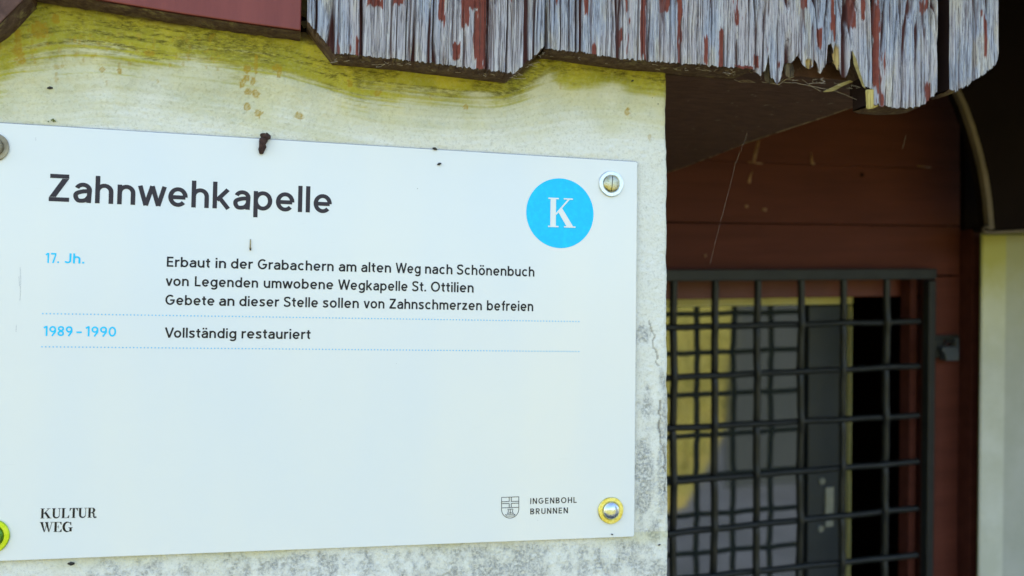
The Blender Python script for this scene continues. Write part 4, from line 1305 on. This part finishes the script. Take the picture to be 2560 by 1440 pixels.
# straw coloured droplet
pn = thing('straw_pin', 'thin straw coloured stick with dark tip stuck on the sign above the text', 'debris', at(626, 627, SY - .001))
m = MB(); m.tube([at(x, y, SY - .0006) for x, y in ((626, 598), (626, 606), (625.5, 616), (626, 622), (626, 626))], [0.0003, 0.0004, 0.0004, 0.0006, 0.0004], 8)
m.build('stick', M['thorn'], pn, smooth=True)
m = MB(); m.tube([at(x, y, SY - .001) for x, y in ((626, 621), (626, 625))], [0.0005, 0.0004], 8); m.build('dark_tip', M['seed'], pn)
# dark specks: beetles / seeds
specks = [(125, 220, 5, 'dark oval speck on the plaster left above the sign'), (1087, 372, 5, 'black speck on the top edge of the sign'),
          (1098, 410, 4.5, 'black speck on the sign below its top edge'), (178, 1409, 6, 'black seed on the plaster below the sign at left'),
          (1630, 245, 3.5, 'upper of two black specks near the wall corner'), (1644, 260, 3.5, 'lower of two black specks near the wall corner'),
          (1581, 202, 3.5, 'black speck in the yellow moss near the corner'), (1648, 1362, 3, 'black speck on plaster at the lower right of the sign'),
          (1530, 1336, 2.4, 'tiny speck on the lower right corner of the sign'), (1682, 214, 3.5, 'black speck on the soffit beside the corner')]
for (px, py, r, lab) in specks:
    on = (px < 1587 and 390 < py < 1345)
    yy = SY - 0.0006 if on or (px, py) == (1087, 372) else (-0.001 if px < 1670 else -0.0)
    if (px, py) == (1581, 202): yy = -0.006
    if px == 1682: continue
    c = at(px, py, yy); q = r * .6 / F
    m = MB(); a = random.uniform(-.6, .6)
    m.tube([(c[0] - q * math.cos(a) * 1.2, c[1], c[2] - q * math.sin(a)), (c[0], c[1] - .0004, c[2]), (c[0] + q * math.cos(a) * 1.2, c[1], c[2] + q * math.sin(a))], [q * .3, q * .75, q * .35], 8)
    props(m.build('dark_speck', M['seed'], smooth=True), lab, 'speck', 'dark specks on wall and sign')
# green crumb above the sign
m = MB(); c = at(134, 303, -.001)
for i in range(9):
    p = c + np.array([random.gauss(0, .0012), 0, random.gauss(0, .0004)]); m.tube([p, p + np.array([random.gauss(0, .0006), -.0003, .0006])], 0.0003, 5)
M['greenbit'] = mottled('moss_crumb', (0.10, 0.13, 0.02), (0.2, 0.22, 0.05), 400, 0.9)
props(m.build('moss_crumb', M['greenbit']), 'green moss crumb resting on the upper left edge of the sign', 'moss')
# splinter hanging beneath the broken feet
sp_ = MB()
P = [(2124, 200), (2134, 204), (2110, 214), (2085, 228), (2062, 231), (2056, 229), (2080, 218), (2100, 208)]
sp_.prism([at(x, y, YB + 0.008) for x, y in P], [at(x, y, YB + 0.011) for x, y in P])
props(sp_.build('wood_splinter', M['splinter'], bevel=0.0005), 'greenish loose splinter lying in the web under the broken board feet', 'splinter')
sp_ = MB()
P = [(2130, 125), (2140, 145), (2150, 180), (2164, 222), (2156, 216), (2146, 192), (2134, 160)]
sp_.prism([at(x, y, YB - 0.001) for x, y in P], [at(x, y, YB + 0.004) for x, y in P])
props(sp_.build('wood_splinter', M['splinter'], bevel=0.0004), 'upright greenish splinter split off beside the long board foot', 'splinter')
# webs
web = [
    ([(1868, 333, .02), (1862, 352, .02), (1850, 382, .022), (1838, 410, .024), (1825, 465, .026), (1800, 560, .03), (1775, 660, .035)], 'single spider thread hanging in front of the porch boards', 0.000035),
    ([(2155, 258, -.01), (2130, 243, -.01), (2090, 228, -.01), (2040, 218, -.01), (1990, 208, -.01), (1958, 205, -.01)], 'spider thread drooping from the long board foot to the broken feet', 0.00014),
    ([(1905, 205, -.008), (1925, 208, -.008), (1948, 212, -.008), (1958, 202, -.008), (1985, 192, -.008)], 'thick web strand curling under the rotten peg', 0.00022),
    ([(1700, 162, -.004), (1745, 170, -.004), (1800, 174, -.004), (1900, 178, -.004)], 'pale web strand along the foot of the boards over the soffit', 0.00016),
    ([(1770, 186, .002), (1810, 190, .002), (1850, 205, .01), (1888, 206, .01), (1870, 200, .01), (1845, 203, .01)], 'tangled web wisp beneath the soffit front', 0.00014),
    ([(2005, 200, 0), (2030, 216, 0), (2052, 228, 0)], 'short web strand beside the loose splinter', 0.00014),
    ([(2265, 338, .15), (2262, 352, .15), (2256, 372, .16)], 'faint thread glinting in front of the upper porch boards', 0.00008),
]
for pts, lab, r in web:
    m = MB(); P = []
    for i in range(len(pts) - 1):
        for t in np.linspace(0, 1, 4, endpoint=False):
            q = np.array(pts[i]) * (1 - t) + np.array(pts[i + 1]) * t
            P.append(at(q[0] + random.gauss(0, .5), q[1] + random.gauss(0, .5), q[2]))
    P.append(at(*pts[-1]))
    m.tube(P, r, 5)
    props(m.build('spider_thread', M['web']), lab, 'web', 'spider webs under the eaves')
# nest fluff along the lower edge of the grey boards
m = MB()
for i in range(130):
    px = random.uniform(840, 2150)
    py = np.interp(px, [836, 1286, 1364, 1700, 1900, 2150], [138, 188, 126, 166, 182, 215]) + random.uniform(-2, 9)
    p = at(px, py, random.uniform(YB + .004, -.004))
    P = [p]
    for _ in range(3): P.append(P[-1] + np.array([random.gauss(0, .0022), random.gauss(0, .0008), random.gauss(0, .0007)]))
    m.tube(P, 0.00011, 4)
props(m.build('web_fluff', M['web'], base=at(1400, 190, -.02)), 'fine web fluff and chaff clinging under the grey boards', 'web', kind='stuff')

SC.render.engine = 'CYCLES'
SC.cycles.use_denoising = True
SC.cycles.max_bounces = 8
